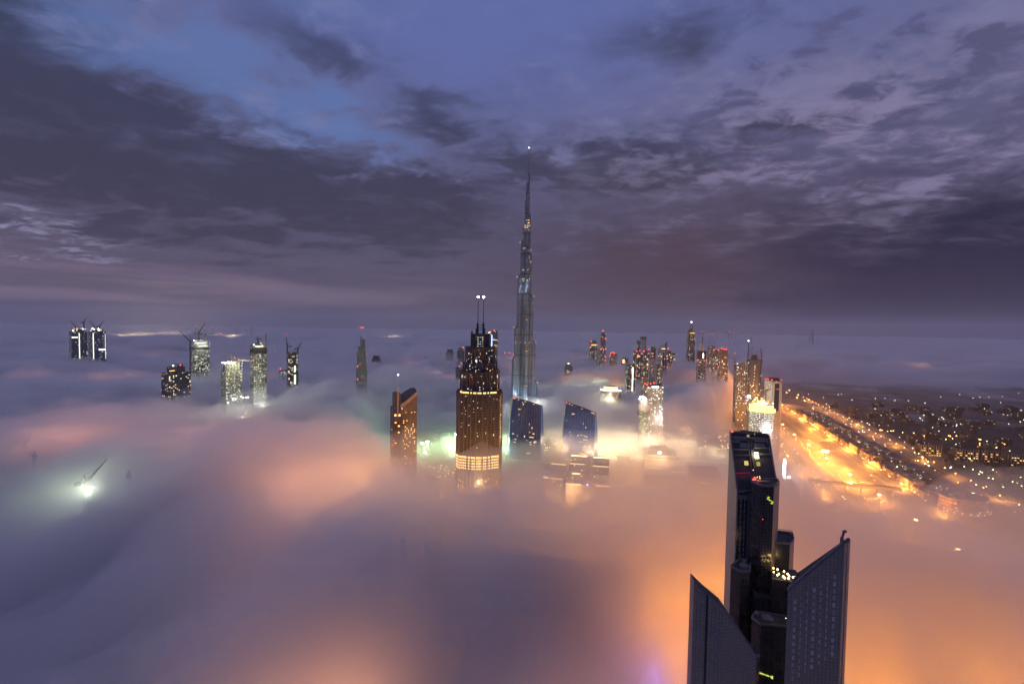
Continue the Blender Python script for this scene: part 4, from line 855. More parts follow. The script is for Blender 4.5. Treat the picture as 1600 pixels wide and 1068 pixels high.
# ================================================================== foreground tower group
def foreground():
    O = P(1190, 900, 185); O.z = 0
    t = thing('slanted_roof_tower', 'nearest black tower with sloping service roof, stepped wings and two knife-shaped slabs, foreground', 'tower', O)
    L = lambda px, py, D: P(px, py, D)-O
    def pz(pts, mats, name, z0=-2, parent=t, top=None, rim=None):
        """pts: [(px, py, D)] counter-clockwise, the top edge lies exactly through them"""
        v = [L(*p) for p in pts]
        if top is not None: v = [Vector((a.x, a.y, top)) for a in v]
        m_ = M(); u = 0; n = len(v)
        for i in range(n):
            a, b = v[i], v[(i+1) % n]; l_ = math.dist(a[:2], b[:2])
            m_.face([(a.x, a.y, z0), (b.x, b.y, z0), b, a], [(u, z0), (u+l_, z0), (u+l_, b.z), (u, a.z)], 0); u += l_
        m_.face(v, None, 1)
        o = m_.build(name, mats, parent)
        if rim:
            r_ = M(); cx = sum(a.x for a in v)/n; cy = sum(a.y for a in v)/n
            for i in range(n):
                a, b = v[i], v[(i+1) % n]; r_.bar(a+Vector((0, 0, rim/2)), b+Vector((0, 0, rim/2)), .55, h=rim)
            r_.build('parapet', rimm, o)
        return o, v
    rimm = plain('parapet_grey', (.12, .12, .145), .6, 0, .2)
    gl = facade('black_curtain_wall', (.022, .02, .022), (.012, .012, .016), 1.35, 1.45, .06, .07, 0, rough=.35, grough=.12, seed=101)
    glb = facade('black_panels', (.014, .013, .015), (.022, .02, .022), 2.6, 2.8, .04, .04, 0, rough=.4, grough=.25, seed=102)
    beige = facade('beige_side', (.30, .25, .20), (.36, .30, .24), 2.4, 2.8, .03, .03, 0, rough=.6, grough=.55, seed=103, var=.2)
    finm = facade('fin_panels', (.12, .11, .105), (.225, .205, .19), 1.25, 1.35, .06, .07, 0, rough=.6, grough=.45, seed=104, var=.25)
    slate = plain('slate_roof', (.045, .047, .065), .55, .1, .25, .5)
    orange_side = facade('stone_side', (.30, .24, .2), (.36, .29, .24), 1.6, 1.45, .05, .06, 0, rough=.6, grough=.5, seed=105, var=.2)
    # --- core with the sloping roof
    c4 = [(1152, 768, 195), (1213.5, 762, 195), (1200.5, 678, 205), (1141, 674, 205)]
    core, cv = pz(c4, [glb, slate], 'core')
    NL, NR, FR_, FL = cv
    nrm = (NR-NL).cross(FL-NL).normalized()
    def rp(u, v, h=0): return (FL.lerp(FR_, u)).lerp(NL.lerp(NR, u), v)+nrm*h
    # side cladding, a slab proud of the left flank
    m_ = M(); a, b = NL, FL; o_ = Vector((-.35, -.1, 0))
    m_.face([(b.x+o_.x, b.y, -2), (a.x+o_.x, a.y+o_.y, -2), (a.x+o_.x, a.y+o_.y, a.z+.3), (b.x+o_.x, b.y, b.z+.3)], [(0, 0), (14, 0), (14, a.z), (0, b.z)])
    m_.face([(a.x+o_.x, a.y+o_.y, -2), (a.x+.25, a.y+o_.y, -2), (a.x+.25, a.y+o_.y, a.z+.3), (a.x+o_.x, a.y+o_.y, a.z+.3)], [(0, 0), (1, 0), (1, a.z), (0, a.z)])
    m_.bar(a+Vector((-.1, 0, .3)), b+Vector((-.1, 0, .3)), .6); m_.build('side_cladding', beige, t)
    fr = M()
    for u0, v0, u1, v1, w_ in ((0, 0, 1, 0, .9), (0, 0, 0, 1, .5), (1, 0, 1, 1, .5), (0, 1, 1, 1, .5), (0, .09, 1, .09, .45), (.0, .30, .42, .30, .4), (.0, .40, .42, .40, .4), (.56, .38, 1, .38, .4), (.56, .27, .95, .27, .35), (.42, .12, .42, .62, .45), (.47, .32, .50, .62, .5), (.95, .12, .97, .38, .4), (.03, .17, .2, .17, .35), (.6, .14, .93, .14, .35)):
        fr.bar(rp(u0, v0, .35), rp(u1, v1, .35), w_, h=.7)
    fr.build('roof_frame', rimm, t)
    pn = M()
    for u0, v0, u1, v1, h in ((.2, .19, .40, .27, .5), (.56, .18, .84, .26, .5), (.46, .30, .54, .50, .8), (.06, .10, .40, .145, .3), (.56, .10, .94, .13, .3)):
        q_ = [rp(u0, v1, h), rp(u1, v1, h), rp(u1, v0, h), rp(u0, v0, h)]; p_ = [x-nrm*h for x in q_]
        pn.face(q_)
        for i in range(4): j = (i+1) % 4; pn.face([p_[i], p_[j], q_[j], q_[i]])
    pn.build('roof_plant', plain('plant_blue_grey', (.10, .11, .15), .5, .2, .2), t)
    wl = M()  # flat black sheets that paint the shade of sunken roof wells
    for u0, v0, u1, v1 in ((.03, .31, .41, .39), (.57, .28, .93, .37), (.03, .18, .18, .29), (.58, .40, .98, .45), (.04, .41, .40, .46)):
        wl.face([rp(u0, v1, .06), rp(u1, v1, .06), rp(u1, v0, .06), rp(u0, v0, .06)])
    wl.build('well_shade', black, t)
    def lit(u0, v0, u1, v1, mat, name):
        m_ = M().face([rp(u0, v1, .12), rp(u1, v1, .12), rp(u1, v0, .12), rp(u0, v0, .12)]); m_.build(name, mat, t)
    gy = glow('yellow_skylight', (1, .78, .2), .75)
    lit(.265, .50, .37, .575, gy, 'skylight'); lit(.575, .52, .67, .595, glow('yellow_skylight_dim', (1, .8, .2), .45), 'skylight'); lit(.42, .035, .49, .085, glow('roof_hatch_light', (1, .85, .45), .4), 'skylight')
    lit(.56, .35, .66, .46, glow('service_bay_light', (1, .82, .4), 7), 'service_bay'); q_ = rp(.6, .4, 2.2); lamp(q_.x, q_.y, q_.z, (1, .75, .35), 900, .4, t, 'bay_glow')
    ball(t, *rp(.46, .66, .5), .22, g_gold, 'roof_lamp')
    M().bar(rp(0, .70, .2), rp(.36, .70, .2), .12).build('red_light_line', glow('red_line', (1, .02, .1), .5), t)
    q_ = rp(.02, 0, 1.2); ball(t, *q_, .42, g_red); q_ = rp(1.0, 0, .9); ball(t, *q_, .42, g_red)
    b_ = M(); b_.bar(rp(.25, -.02, 1.6), rp(.78, -.01, 1.5), .55).bar(rp(.25, -.02, .4), rp(.25, -.02, 2.4), .5).bar(rp(.5, .03, .2), rp(.5, -.01, 1.6), .6).bar(rp(.62, .04, .2), rp(.6, -.01, 1.6), .4); b_.build('window_cleaning_crane', steel, t)
    # recessed front with two dashed columns of panes
    Fp = lambda px, py, D=194.6: L(px, py, D)
    for cx_ in (1157.5, 1163.5):
        for i in range(11):
            q_ = Fp(cx_-i*.25, 781+i*8.6+(0 if cx_ < 1160 else -1)); window(t, q_.x, q_.y-.1, q_.z, .42, 1.9, plain('pane_grey', (.22, .24, .30), .25, 0), 0, .3, 'pane')
    q_ = Fp(1172.5, 770, 194.3); M().box(q_.x, q_.y+.2, -2, 1.5, 1.2, q_.z+2).build('pilaster', plain('blue_grey_pier', (.10, .11, .14), .5), t)
    q_ = Fp(1163, 772, 194.7); M().box(q_.x-.3, q_.y-.05, q_.z-2.4, 6, .35, 2.2).build('spandrel', rimm, t)
    # --- middle wing
    ztop = L(1192, 760, 186).z
    mw, mv = pz([(1174.5, 757, 191), (1192, 760, 186), (1209, 763, 185.6), (1217, 758, 191), (1214, 750, 194.9), (1175, 745, 194.9)], [gl, slate], 'middle_wing', top=ztop, rim=.9)
    a, b = mv[2], mv[3]; M().prism([(a.x+.05, a.y-.1), (b.x+.25, b.y-.1), (b.x+.25, b.y+.6), (a.x+.05, a.y+.5)], -2, ztop+.5).build('side_cladding', orange_side, t)
    r_ = M(); 
    for i in range(9): u = i/8; r_.bar((mv[0]+Vector((2+i*.9, 3.2, .3))), (mv[0]+Vector((3.4+i*.9, 1.2, .3))), .25)
    r_.box(mv[1].x+3, mv[1].y+5, ztop, 5, 2.4, .9); r_.build('roof_plant', rimm, t)
    for px, py, n in ((1177, 744, 3), (1179, 750, 4), (1184, 746, 3)):
        for i in range(n): q_ = L(px+random.uniform(-2, 4), py+random.uniform(-2, 3), 193.5); ball(t, q_.x, q_.y, max(q_.z, ztop+.5), .26, g_red if px < 1183 else g_gold, 'roof_lamp')
    q_ = L(1181, 748, 193); lamp(q_.x, q_.y-1, ztop+1.6, (1, .1, .08), 260, .3, t, 'red_glow')
    gg = glow('green_yellow_window', (.72, .85, .12), .9)
    for px, py in ((1200, 779), (1203, 781), (1207, 783.5), (1201, 776.5), (1206, 786)):
        q_ = L(px, py, 185.3); window(t, q_.x, q_.y, q_.z, .9, .45, gg, R(-2), .2)
    q_ = L(1192, 811, 185.7); ball(t, *q_, .14, g_red)
    for i, py in enumerate((894, 912, 921, 930.5, 940, 949.5, 958)):
        q_ = L(1180.5-i*.3, py, 189); window(t, q_.x, q_.y-.15, q_.z, 1.25, 1.5, gg, R(-50), .3, 'stair_window')
    # --- right wing, its terrace with lamps
    zc = L(1213, 848, 188).z
    rw, rv = pz([(1212, 848, 188), (1234, 850, 187), (1240, 843, 191), (1238, 835, 197), (1212, 829, 199)], [glb, slate], 'right_wing', top=zc, rim=.8)
    a, b = rv[1], rv[2]; M().prism([(a.x+.05, a.y-.1), (b.x+.2, b.y-.1), (b.x+.2, b.y+.5), (a.x+.05, a.y+.5)], -2, zc+.4).build('side_cladding', orange_side, t)
    m_ = M(); 
    for i in range(10): q0 = rv[4].lerp(rv[3], i/9); m_.bar(q0, q0+Vector((0, 0, 1.6)), .12)
    m_.bar(rv[4]+Vector((0, 0, 1.6)), rv[3]+Vector((0, 0, 1.6)), .12); m_.build('railing', rimm, rw)
    q_ = rv[2].lerp(rv[3], .5); M().box(q_.x-1.2, q_.y-.2, zc, 1.6, 1.6, 1.7).box(q_.x-4.2, q_.y-3.0, zc, .9, .9, 1.3).box(q_.x-3.6, q_.y-3.0, zc+.4, .9, .6, .5).build('roof_plant', rimm, rw)
    zt = L(1208, 905, 179).z
    te, tv = pz([(1206, 905, 179.5), (1234, 908, 178), (1250, 906, 172), (1256, 898, 180), (1242, 890, 187), (1206, 886, 187.4)], [glb, slate], 'terrace_block', top=zt)
    rn = random.Random(4); m_ = M()
    for px, py in ((1208.5, 887), (1209, 893), (1215, 889), (1214.5, 898), (1217, 896), (1225, 892), (1224, 900), (1226, 902), (1231, 896), (1233, 899), (1232, 903), (1239, 901), (1243, 900), (1241, 906), (1245, 909), (1253, 902)):
        q_ = L(px, py, 181-(px-1208)*.12); ball(t, q_.x, q_.y, q_.z, rn.uniform(.28, .42), glow('festoon', (1, .66, .22), 16), 'terrace_lamp'); m_.bar((q_.x, q_.y, zt-.3), q_, .08)
    a = L(1209, 891, 181); b = L(1230, 897, 178.4); c_ = L(1246, 906, 176.5); m_.bar(a, b, .14).bar(b, c_, .14).bar(a-Vector((0, 0, 1.2)), b-Vector((0, 0, 1.2)), .10); m_.build('lamp_frame', rimm, t)
    for px, py in ((1212, 893), (1232, 899), (1243, 903)): q_ = L(px, py, 178); lamp(q_.x, q_.y-.6, q_.z+.6, (1, .62, .22), 420, .4, t, 'terrace_glow')
    # --- left wing
    zd = L(1157, 893, 184).z
    lw, lv = pz([(1142, 884, 188), (1157, 893, 184), (1172, 891, 184.5), (1173, 876, 191), (1171, 870, 193.8), (1155, 868, 193.8)], [glb, slate], 'left_wing', top=zd, rim=.8)
    q_ = lv[1].lerp(lv[4], .5); M().cyl(q_.x-.2, q_.y, 2.1, zd, zd+.35, 18).cyl(q_.x-.2, q_.y, 1.8, zd+.3, zd+.6, 18).box(q_.x+1.5, q_.y+3, zd, 1.3, .9, 1.6).bar((q_.x+.5, q_.y+3.4, zd), (q_.x-.2, q_.y+3.6, zd+2.1), .3).build('roof_plant', plain('plant_pale', (.17, .18, .22), .5), lw)
    # --- low middle wing
    ze = L(1189, 976, 171).z
    ew, ev = pz([(1174.5, 965, 175), (1189, 976, 171), (1229, 981, 170), (1231, 966, 176), (1181, 957, 179)], [glb, slate], 'lower_wing', top=ze, rim=.8)
    q_ = ev[0].lerp(ev[4], .5)+Vector((1.6, 0, 0)); M().cyl(q_.x, q_.y, .8, ze, ze+1.2, 12).bar((q_.x, q_.y, ze+1.2), (q_.x+2.6, q_.y-.4, ze+1.9), .22).bar((q_.x+2.6, q_.y-.4, ze+1.9), (q_.x+2.7, q_.y-.5, ze+.4), .2).cyl(q_.x+3.5, q_.y-1.2, 2.4, ze, ze+.3, 18).build('roof_plant', plain('plant_pale', (.17, .18, .22), .5), ew)
    for px in (1187.5, 1190, 1193, 1197, 1200, 1204, 1206): q_ = L(px, 1050+(px-1187)*.35, 170.6); window(t, q_.x, q_.y-.2, q_.z, .62, .35 if px < 1205 else 1.2, gg, 0, .4)
    q_ = L(1229, 965, 170); ball(t, q_.x-.3, q_.y, q_.z, .2, glow('green_dot', (.9, .9, .2), 3), 'roof_lamp')
    # filler between the wings, all black curtain wall
    pz([(1176, 1010, 183), (1233, 1010, 181), (1236, 1000, 190), (1170, 1000, 192)], [glb, slate], 'rear_shaft', top=L(1200, 935, 182).z)
    # --- right knife slab
    fp = [(1231, 923, 150), (1317.5, 850, 147), (1327, 843, 151), (1246, 899, 165)]
    fs, fv = pz(fp, [finm, slate], 'knife_slab')
    a, b, b2, d_ = fv
    for (p0, p1, f0, f1) in ((b, b2, .08, .42), (b, b2, .58, 1.0)):
        u = p0.lerp(p1, f0); v_ = p0.lerp(p1, f1); n_ = Vector((.55, -.83, 0))*.35
        m_ = M().face([(u.x+n_.x, u.y+n_.y, -2), (v_.x+n_.x, v_.y+n_.y, -2), (v_.x+n_.x, v_.y+n_.y, v_.z+.2), (u.x+n_.x, u.y+n_.y, u.z+.2)], [(0, 0), (1, 0), (1, 190), (0, 190)])
        m_.face([(u.x, u.y, -2), (u.x+n_.x, u.y+n_.y, -2), (u.x+n_.x, u.y+n_.y, u.z+.2), (u.x, u.y, u.z+.2)]); m_.build('edge_pier', orange_side, t)
    m_ = M(); up = Vector((0, 0, .5)); m_.bar(a+up, b+up, .5, h=1.0).bar(d_+up, b2+up, .5, h=1.0).bar(a+up, d_+up, .5, h=1.0); m_.build('parapet', rimm, fs)
    def slot(u0, u1, w0, w1, mat, nm):
        f_ = lambda u, w: a.lerp(b, u).lerp(d_.lerp(b2, u), w)+Vector((0, -.05, .25)); M().face([f_(u0, w0), f_(u1, w0), f_(u1, w1), f_(u0, w1)]).build(nm, mat, t)
    ws = glow('roof_slot_light', (1, .85, .5), .55)
    slot(.53, .63, .12, .34, ws, 'roof_slot'); slot(.56, .64, .62, .82, ws, 'roof_slot')
    gps = [plain('slab_window', (.33, .34, .37), .3, 0, .1), plain('slab_window_dim', (.27, .275, .30), .3, 0, .1), plain('slab_window_pale', (.42, .43, .46), .35, 0, .1)]  # light greys hold the reflected sky as base colour, tone varied at random
    cols = [(1241.8, 939.6, 3.6), (1252, 933, 1.8), (1261.5, 926.8, 2.0), (1272, 921, 4.4), (1283, 914.5, 2.2), (1293, 907.8, 2.0), (1304, 900.8, 4.4)]
    fa = math.atan2(b.y-a.y, b.x-a.x)
    for px, y0, w_ in cols:
        for i in range(12):
            r_d = P(px-i*.35, y0+i*10.9, 1.0)-Vector((0, 0, CAMZ)); n_ = Vector((b.y-a.y, a.x-b.x, 0)); D_ = (a+O-Vector((0, 0, CAMZ))).dot(n_)/r_d.dot(n_)
            q_ = L(px-i*.35, y0+i*10.9, D_); window(t, q_.x, q_.y-.06, q_.z, w_*D_/F*.9, 1.55, rn.choice(gps+gps[:1]), fa, .12, 'slab_window')
    # roof crane on the slab
    q_ = a.lerp(b, .93).lerp(d_.lerp(b2, .93), .35); m_ = M(); m_.bar(q_, q_+Vector((.1, 0, 3.2)), .75).bar(q_+Vector((.1, 0, 3.0)), q_+Vector((.7, 0, 5.4)), .5).bar(q_+Vector((.4, 0, 5.3)), q_+Vector((1.5, 0, 5.6)), .7).bar(q_+Vector((-1.6, 0, -.8)), q_+Vector((.2, 0, 1.4)), .35).bar(q_+Vector((.2, 0, 1)), q_+Vector((2.6, 0, 1.9)), .5)
    m_.build('window_cleaning_crane', steel, t); ball(t, q_.x-.8, q_.y-.6, q_.z-.4, .28, g_gold, 'roof_lamp'); ball(t, q_.x-.9, q_.y-.6, q_.z+.5, .2, g_gold, 'roof_lamp')
    # --- left knife slab
    gp_ = [(1084.5, 908, 150), (1104, 927, 148.5), (1130, 948.5, 146.5), (1182, 1024, 150)]
    v = [L(*p_) for p_ in gp_]; z0 = -2; th = Vector((1.0, 5.5, 0))
    def slab(v0, v1, name, mats, sh=0):
        m_ = M(); l_ = math.dist(v0[:2], v1[:2]); A0, A1 = v0+th, v1+th; s_ = Vector((0, sh, 0)); v0 = v0+s_; v1 = v1+s_
        m_.face([(v0.x, v0.y, z0), (v1.x, v1.y, z0), v1, v0], [(0, z0), (l_, z0), (l_, v1.z), (0, v0.z)], 0)
        m_.face([(v1.x, v1.y, z0), (A1.x, A1.y, z0), A1, v1], [(0, z0), (5, z0), (5, v1.z), (0, v1.z)], 0)
        m_.face([(A1.x, A1.y, z0), (A0.x, A0.y, z0), A0, A1], None, 0); m_.face([(A0.x, A0.y, z0), (v0.x, v0.y, z0), v0, A0], None, 0)
        m_.face([v0, v1, A1, A0], None, 1); m_.build(name, mats, t)
    s0 = v[0].lerp(v[1], .97); s1 = v[1].lerp(v[2], .12)
    slab(v[0], s0, 'knife_slab', [finm, slate]); slab(s0, s1, 'dark_slot', [black, slate], .5); slab(s1, v[2], 'knife_slab', [finm, slate]); slab(v[2], v[3], 'knife_slab', [finm, slate])
    m_ = M(); m_.bar(v[0], v[1], .35).bar(v[1], v[2], .35).bar(v[2], v[3], .35).bar(v[3], v[3]+Vector((1.2, 0, .2)), .6); m_.build('coping', rimm, t)
foreground()
# ================================================================== ground level: roads
def shear(x0, y): return x0+.385*(y-600)
def strip(name, x0, x1, y0, y1, z, mat, h=0.0, kind='structure', label=None, cat=None):
    a, b, c_, d_ = (shear(x0, y0), y0), (shear(x1, y0), y0), (shear(x1, y1), y1), (shear(x0, y1), y1)
    m_ = M()
    if h: m_.prism([a, b, c_, d_], z, z+h, roof=0)
    else: m_.face([(*a, z), (*b, z), (*c_, z), (*d_, z)])
    o = m_.build(name, mat); return tag(o, label, cat, None, kind)
asph = plain('asphalt', (.05, .048, .045), .8, 0, .2, .05); kerb = plain('kerb', (.22, .2, .18), .8, 0, .15); sand = plain('verge', (.16, .125, .08), .9, 0, .3, .04)
strip('highway_verge', 470, 648, 250, 4200, .02, sand)
for a, b in ((492, 528), (534, 546), (552, 590), (604, 626), (630, 640)): strip('highway', a, b, 200, 5000, .06, asph)
strip('service_road', 752, 776, 200, 4200, .05, asph); strip('service_road', 782, 790, 300, 2600, .05, asph)
for a in (530, 548.5, 596, 628, 778): strip('kerb_island', a, a+2.2, 250, 3600, .06, kerb, .14)
lm = M()
for x0 in (499, 506, 513, 520, 559, 566, 573, 580, 611, 618, 760, 768):
    for y in range(420, 1500, 12): lm.face([(shear(x0, y)-.15, y, .075), (shear(x0, y)+.15, y, .075), (shear(x0, y+5)+.15, y+5, .075), (shear(x0, y+5)-.15, y+5, .075)])
tag(lm.build('lane_markings', plain('road_paint', (.6, .58, .5), .7)), kind='structure')
# interchange ramp bending off towards the metro station
m_ = M(); prev = None
for i in range(17):
    a = i/16*math.pi*.9; q_ = Vector((470-52*math.sin(a), 640+60*(1-math.cos(a)), .05)); 
    if prev is not None: n_ = (q_-prev).cross(Vector((0, 0, 1))).normalized()*5; m_.face([prev-n_, prev+n_, q_+n_, q_-n_])
    prev = q_
tag(m_.build('ramp', asph), kind='structure')
# ------------------------------------------------------------------ lamps: template and copies
def street_lamp(h, head, label, group, rad=.8, name='street_lamp'):
    t = thing(name, label, 'street lamp', (0, 0, 0), 0, group)
    M().cyl(0, 0, .16, 0, h, 6, .6).bar((0, 0, h), (1.6, 0, h+.3), .16).build('pole', steel, t)
    o = bpy.data.objects.new('lamp_head', M().ball((0, 0, 0), 1, n=6).mesh('lamp_head', head)); COL.objects.link(o); o.parent = t; o.location = (1.6, 0, h); o.scale = (rad, rad, rad*.6); return t
STUFF = M(); STM = []
def many(mat, pts, h, rad, light=None, every=1):
    if mat not in STM: STM.append(mat)
    k = STM.index(mat)
    for i, (x, y) in enumerate(pts):
        STUFF.ball((x, y, h), rad, mi=k, n=4); STUFF.bar((x, y, 0), (x, y, h), .2, mi=k) if False else None
        if light and i % every == 0: lamp(x, y, light[2], light[0], light[1], .8)
def scatter(t, pts, light=None, every=1, tint=None):
    for i, (x, y) in enumerate(pts):
        o = t if i == 0 else copy_tree(t); o.location = (x, y, 0); o.rotation_euler.z = (i*2.4) % 6.28
        if light and i % every == 0: lamp(x, y, light[2], light[0], light[1], .8)
ysp = lambda y0, y1, s_: [y0+i*s_ for i in range(int((y1-y0)/s_))]
g_sodsoft = glow('sodium_soft', (1, .5, .13), 16)
hm = thing('high_mast_lamp', 'tall mast with a crown of yellow lamps in the middle of the wide highway', 'street lamp', (0, 0, 0), 0, 'high mast lamps along the highway')
M().cyl(0, 0, .5, 0, 24, 8, .5).build('mast', steel, hm); M().cyl(0, 0, 2.0, 24, 24.8, 12).build('lamp_crown', glow('mast_yellow', (1, .62, .16), 26), hm)
pp = [G(px, py, 24) for px, py in ((1241, 679), (1264, 695), (1292, 716), (1328, 741), (1374, 773), (1431, 812), (1223, 663), (1497, 858))]
for i, p in enumerate(pp):
    o = hm if i == 0 else copy_tree(hm); o.location = (p.x, p.y, 0); lamp(p.x, p.y, 22.5, (1, .38, .06), 2.6e5, 1.5)
scatter(street_lamp(9, g_sodsoft, 'sodium street lamp along the left edge of the wide highway', 'lamps on the left highway edge', .85), [(shear(488, y), y) for y in ysp(560, 1500, 33)], ((1, .34, .05), 1.9e5, 9), 3)
scatter(street_lamp(9, g_sodsoft, 'sodium street lamp between the highway and the low-rise terrace blocks', 'lamps before the terrace blocks', .85), [(shear(643, y), y) for y in ysp(600, 1500, 36)], ((1, .34, .05), 1.7e5, 9), 3)
scatter(street_lamp(9, g_sodsoft, 'sodium street lamp in the median of the wide highway', 'lamps in the highway median', .7), [(shear(549.5, y), y) for y in ysp(590, 1500, 52)])
scatter(street_lamp(9, g_sod, 'sodium street lamp along the narrower road behind the low-rise blocks', 'lamps on the rear road', .8), [(shear(779, y), y) for y in ysp(560, 1700, 34)], ((1, .34, .05), 7e4, 9), 3)
scatter(street_lamp(9, g_sodsoft, 'sodium street lamp on the near kerb of the narrower road behind the low-rise blocks', 'lamps on the rear road kerb', .6), [(shear(749, y), y) for y in ysp(600, 1500, 60)])
rn = random.Random(21)
far = [(shear(rn.uniform(480, 560), y), y) for y in ysp(1560, 3200, 60)]+[(shear(rn.uniform(740, 780), y), y) for y in ysp(1560, 2900, 70)]
many(g_sod, far, 10, 1.6)
for y in (1500, 1750, 2050, 2400): lamp(shear(520, y), y, 14, (1, .34, .06), 7e5, 2)
REST = ('far pale lamps', 'warm lamps on the plaza', 'orange lamps in the far right district', 'white lamps in the dark district', 'warm lamps left of the hotel tower')
def area(label, group, mat, n, f_, rad, seed, light=None, every=1, name='street_lamp', h=8):
    if group in REST: r2 = random.Random(seed); return many(mat, [f_(r2) for _ in range(n)], h, rad, light, every)
    r2 = random.Random(seed); scatter(street_lamp(h, mat, label, group, rad, name), [f_(r2) for _ in range(n)], light, every)
def pxy(px0, px1, py0, py1, z=8):
    return lambda r: (lambda p: (p.x, p.y))(G(r.uniform(px0, px1), r.uniform(py0, py1), z))
def diag(pts, jit, z=8):
    def f_(r):
        k = r.random()*(len(pts)-1); i = int(k); a, b = pts[i], pts[i+1]; u = k-i; p = G(a[0]+(b[0]-a[0])*u+r.uniform(-jit, jit), a[1]+(b[1]-a[1])*u+r.uniform(-jit, jit)*.4, z); return (p.x, p.y)
    return f_
area('green-tinted lamp among the dark villas at the right edge', 'green lamps in the dark district', g_green, 20, pxy(1480, 1600, 728, 760), .8, 2)
area('green-tinted lamp beside the rear road, near the dark apartment rows', 'green lamps by the rear road', g_green, 8, pxy(1400, 1540, 700, 735), .9, 3)
area('white street lamp in the dark district right of the rear road', 'white lamps in the dark district', glow('lamp_white', (1, .9, .7), 10), 34, pxy(1330, 1600, 640, 720), .8, 4)
area('distant pale lamp in the far dark district near the fog edge', 'far pale lamps', glow('lamp_white', (1, .9, .7), 10), 60, pxy(1260, 1600, 613, 665), 1.0, 5)
area('orange street lamp in the far right district', 'orange lamps in the far right district', g_sod, 26, diag([(1430, 676), (1500, 684), (1600, 705)], 9), .9, 6)
area('yellow lamp of the bright street crossing the far right district', 'yellow street across the right district', glow('lamp_yellow', (1, .72, .3), 14), 20, diag([(1365, 671), (1430, 676), (1530, 686), (1598, 698)], 2.0), 1.0, 7)
area('warm lamp on the crowded plaza behind the shopping mall', 'warm lamps on the plaza', glow('lamp_warm', (1, .72, .36), 16), 60, pxy(930, 1040, 690, 706), .8, 8, ((1, .72, .38), 5e4, 7), 12)
area('orange lamp on the misty streets right of the plaza', 'orange lamps right of the plaza', g_sodsoft, 40, pxy(1030, 1135, 655, 712), .9, 9, ((1, .52, .2), 5e4, 8), 8)
area('warm lamp in the small square left of the broad hotel tower', 'warm lamps left of the hotel tower', glow('lamp_warm', (1, .72, .36), 16), 22, pxy(672, 714, 726, 746), .6, 10)
area('lamp along the street behind the twin blue blades', 'lamps behind the blue blades', glow('lamp_warm', (1, .72, .36), 16), 22, pxy(850, 880, 668, 706), .8, 12)
area('orange lamp at the foot of the nearest black tower, left side', 'orange lamps left of the black tower', g_sodsoft, 16, pxy(1122, 1140, 675, 705), .9, 13)
area('pale lamp around the metro station right of the black tower', 'pale lamps round the station', glow('lamp_white', (1, .9, .7), 10), 22, pxy(1218, 1275, 735, 785), .45, 14)
area('faint lamp in the misty streets in front of the shopping mall', 'faint lamps before the mall', glow('lamp_warm', (1, .72, .36), 16), 20, pxy(850, 1120, 742, 790), .45, 15)
tag(STUFF.build('distant_lights', STM), 'countless tiny far street lights of the plaza, the distant highway and the dark district', 'street lights', kind='stuff')
# flood lights in the greenish clearing
for i, (px, py, e_, s_) in enumerate(((668, 690, 6.5e5, 5), (659, 692, 2e5, 3), (712, 678, 4.5e5, 4), (738, 681, 6e5, 5), (733, 692, 1.5e5, 2.5), (700, 700, 1e5, 2), (790, 700, 3e5, 4), (664, 706, 1e5, 2.4))):
    p = G(px, py, 20); t = thing('flood_light_mast', ['bright green-white flood mast in the clearing, tallest glow right of the curved-roof tower', 'flood mast touching the right side of the curved-roof tower', 'flood mast behind, halfway between curved-roof tower and hotel', 'brightest flood mast hard against the left flank of the broad hotel', 'small flood mast low left of the broad hotel', 'dim flood mast in the middle of the clearing', 'flood mast in the gap between hotel tower and first blue blade', 'small white flood mast at the foot of the curved-roof tower'][i], 'flood light', (p.x, p.y, 0))
    M().cyl(0, 0, .4, 0, 20, 6).build('pole', steel, t); M().box(0, 0, 19, s_, 1, s_*.5).build('flood_head', glow('flood_mint', (.9, 1, .75), 45), t); lamp(0, -2, 17, (.60, 1, .50), e_*.25, 2.5, t, 'flood_glow')
lamp(230, 1550, 30, (.66, 1, .55), 9e5, 8, None, 'field_flood_glow'); lamp(330, 1600, 30, (.8, 1, .6), 4e5, 8, None, 'field_flood_glow')
# ------------------------------------------------------------------ mall, viaduct, footbridge
roofc = plain('mall_roof', (.30, .26, .22), .8, 0, .3, .03)
def block(name, label, cat, c4, h, mats, strips=(), rows=0, group=None, z0=0):
    v = [G(px, py, h) for px, py in c4]; c_ = sum(v, Vector())/4; c_.z = 0
    t = thing(name, label, cat, c_, 0, group); q_ = [a-c_ for a in v]
    M().prism([(a.x, a.y) for a in q_], z0-1, h).build('body', mats, t)
    r_ = M()
    for i in range(4): a, b = q_[i], q_[(i+1) % 4]; r_.bar((a.x, a.y, h+.5), (b.x, b.y, h+.5), .8, h=1.0)
    r_.build('parapet', roofc, t)
    B = lambda u, w, z=0: q_[0].lerp(q_[1], u).lerp(q_[3].lerp(q_[2], u), w)+Vector((0, 0, z))
    for u0, u1, w, th, mt in strips: M().bar(B(u0, w, 1.0), B(u1, w, 1.0), th, h=1.0).build('light_strip', mt, t)
    return t, B
mallm = [facade('mall_walls', (.22, .18, .15), (.1, .08, .06), 6, 6, .2, .35, .12, WARM, 2, .7, .3, 111), roofc]
t, B = block('shopping_mall', 'large flat mall hall with golden roof light rows, below the right blue blade', 'shopping mall', [(884, 757), (952, 762), (951, 714), (893, 711)], 26, mallm,
    [(0, .36, .02, 2.6, g_gold), (.70, 1, .02, 2.4, g_gold), (.0, .42, .97, 1.8, g_strip), (.6, 1, .95, 1.4, g_strip), (0, .38, .66, 1.0, g_gold), (.6, 1, .62, .9, g_gold), (.1, .3, .33, .7, g_strip), (.66, .95, .3, .5, g_gold)])
r_ = M()
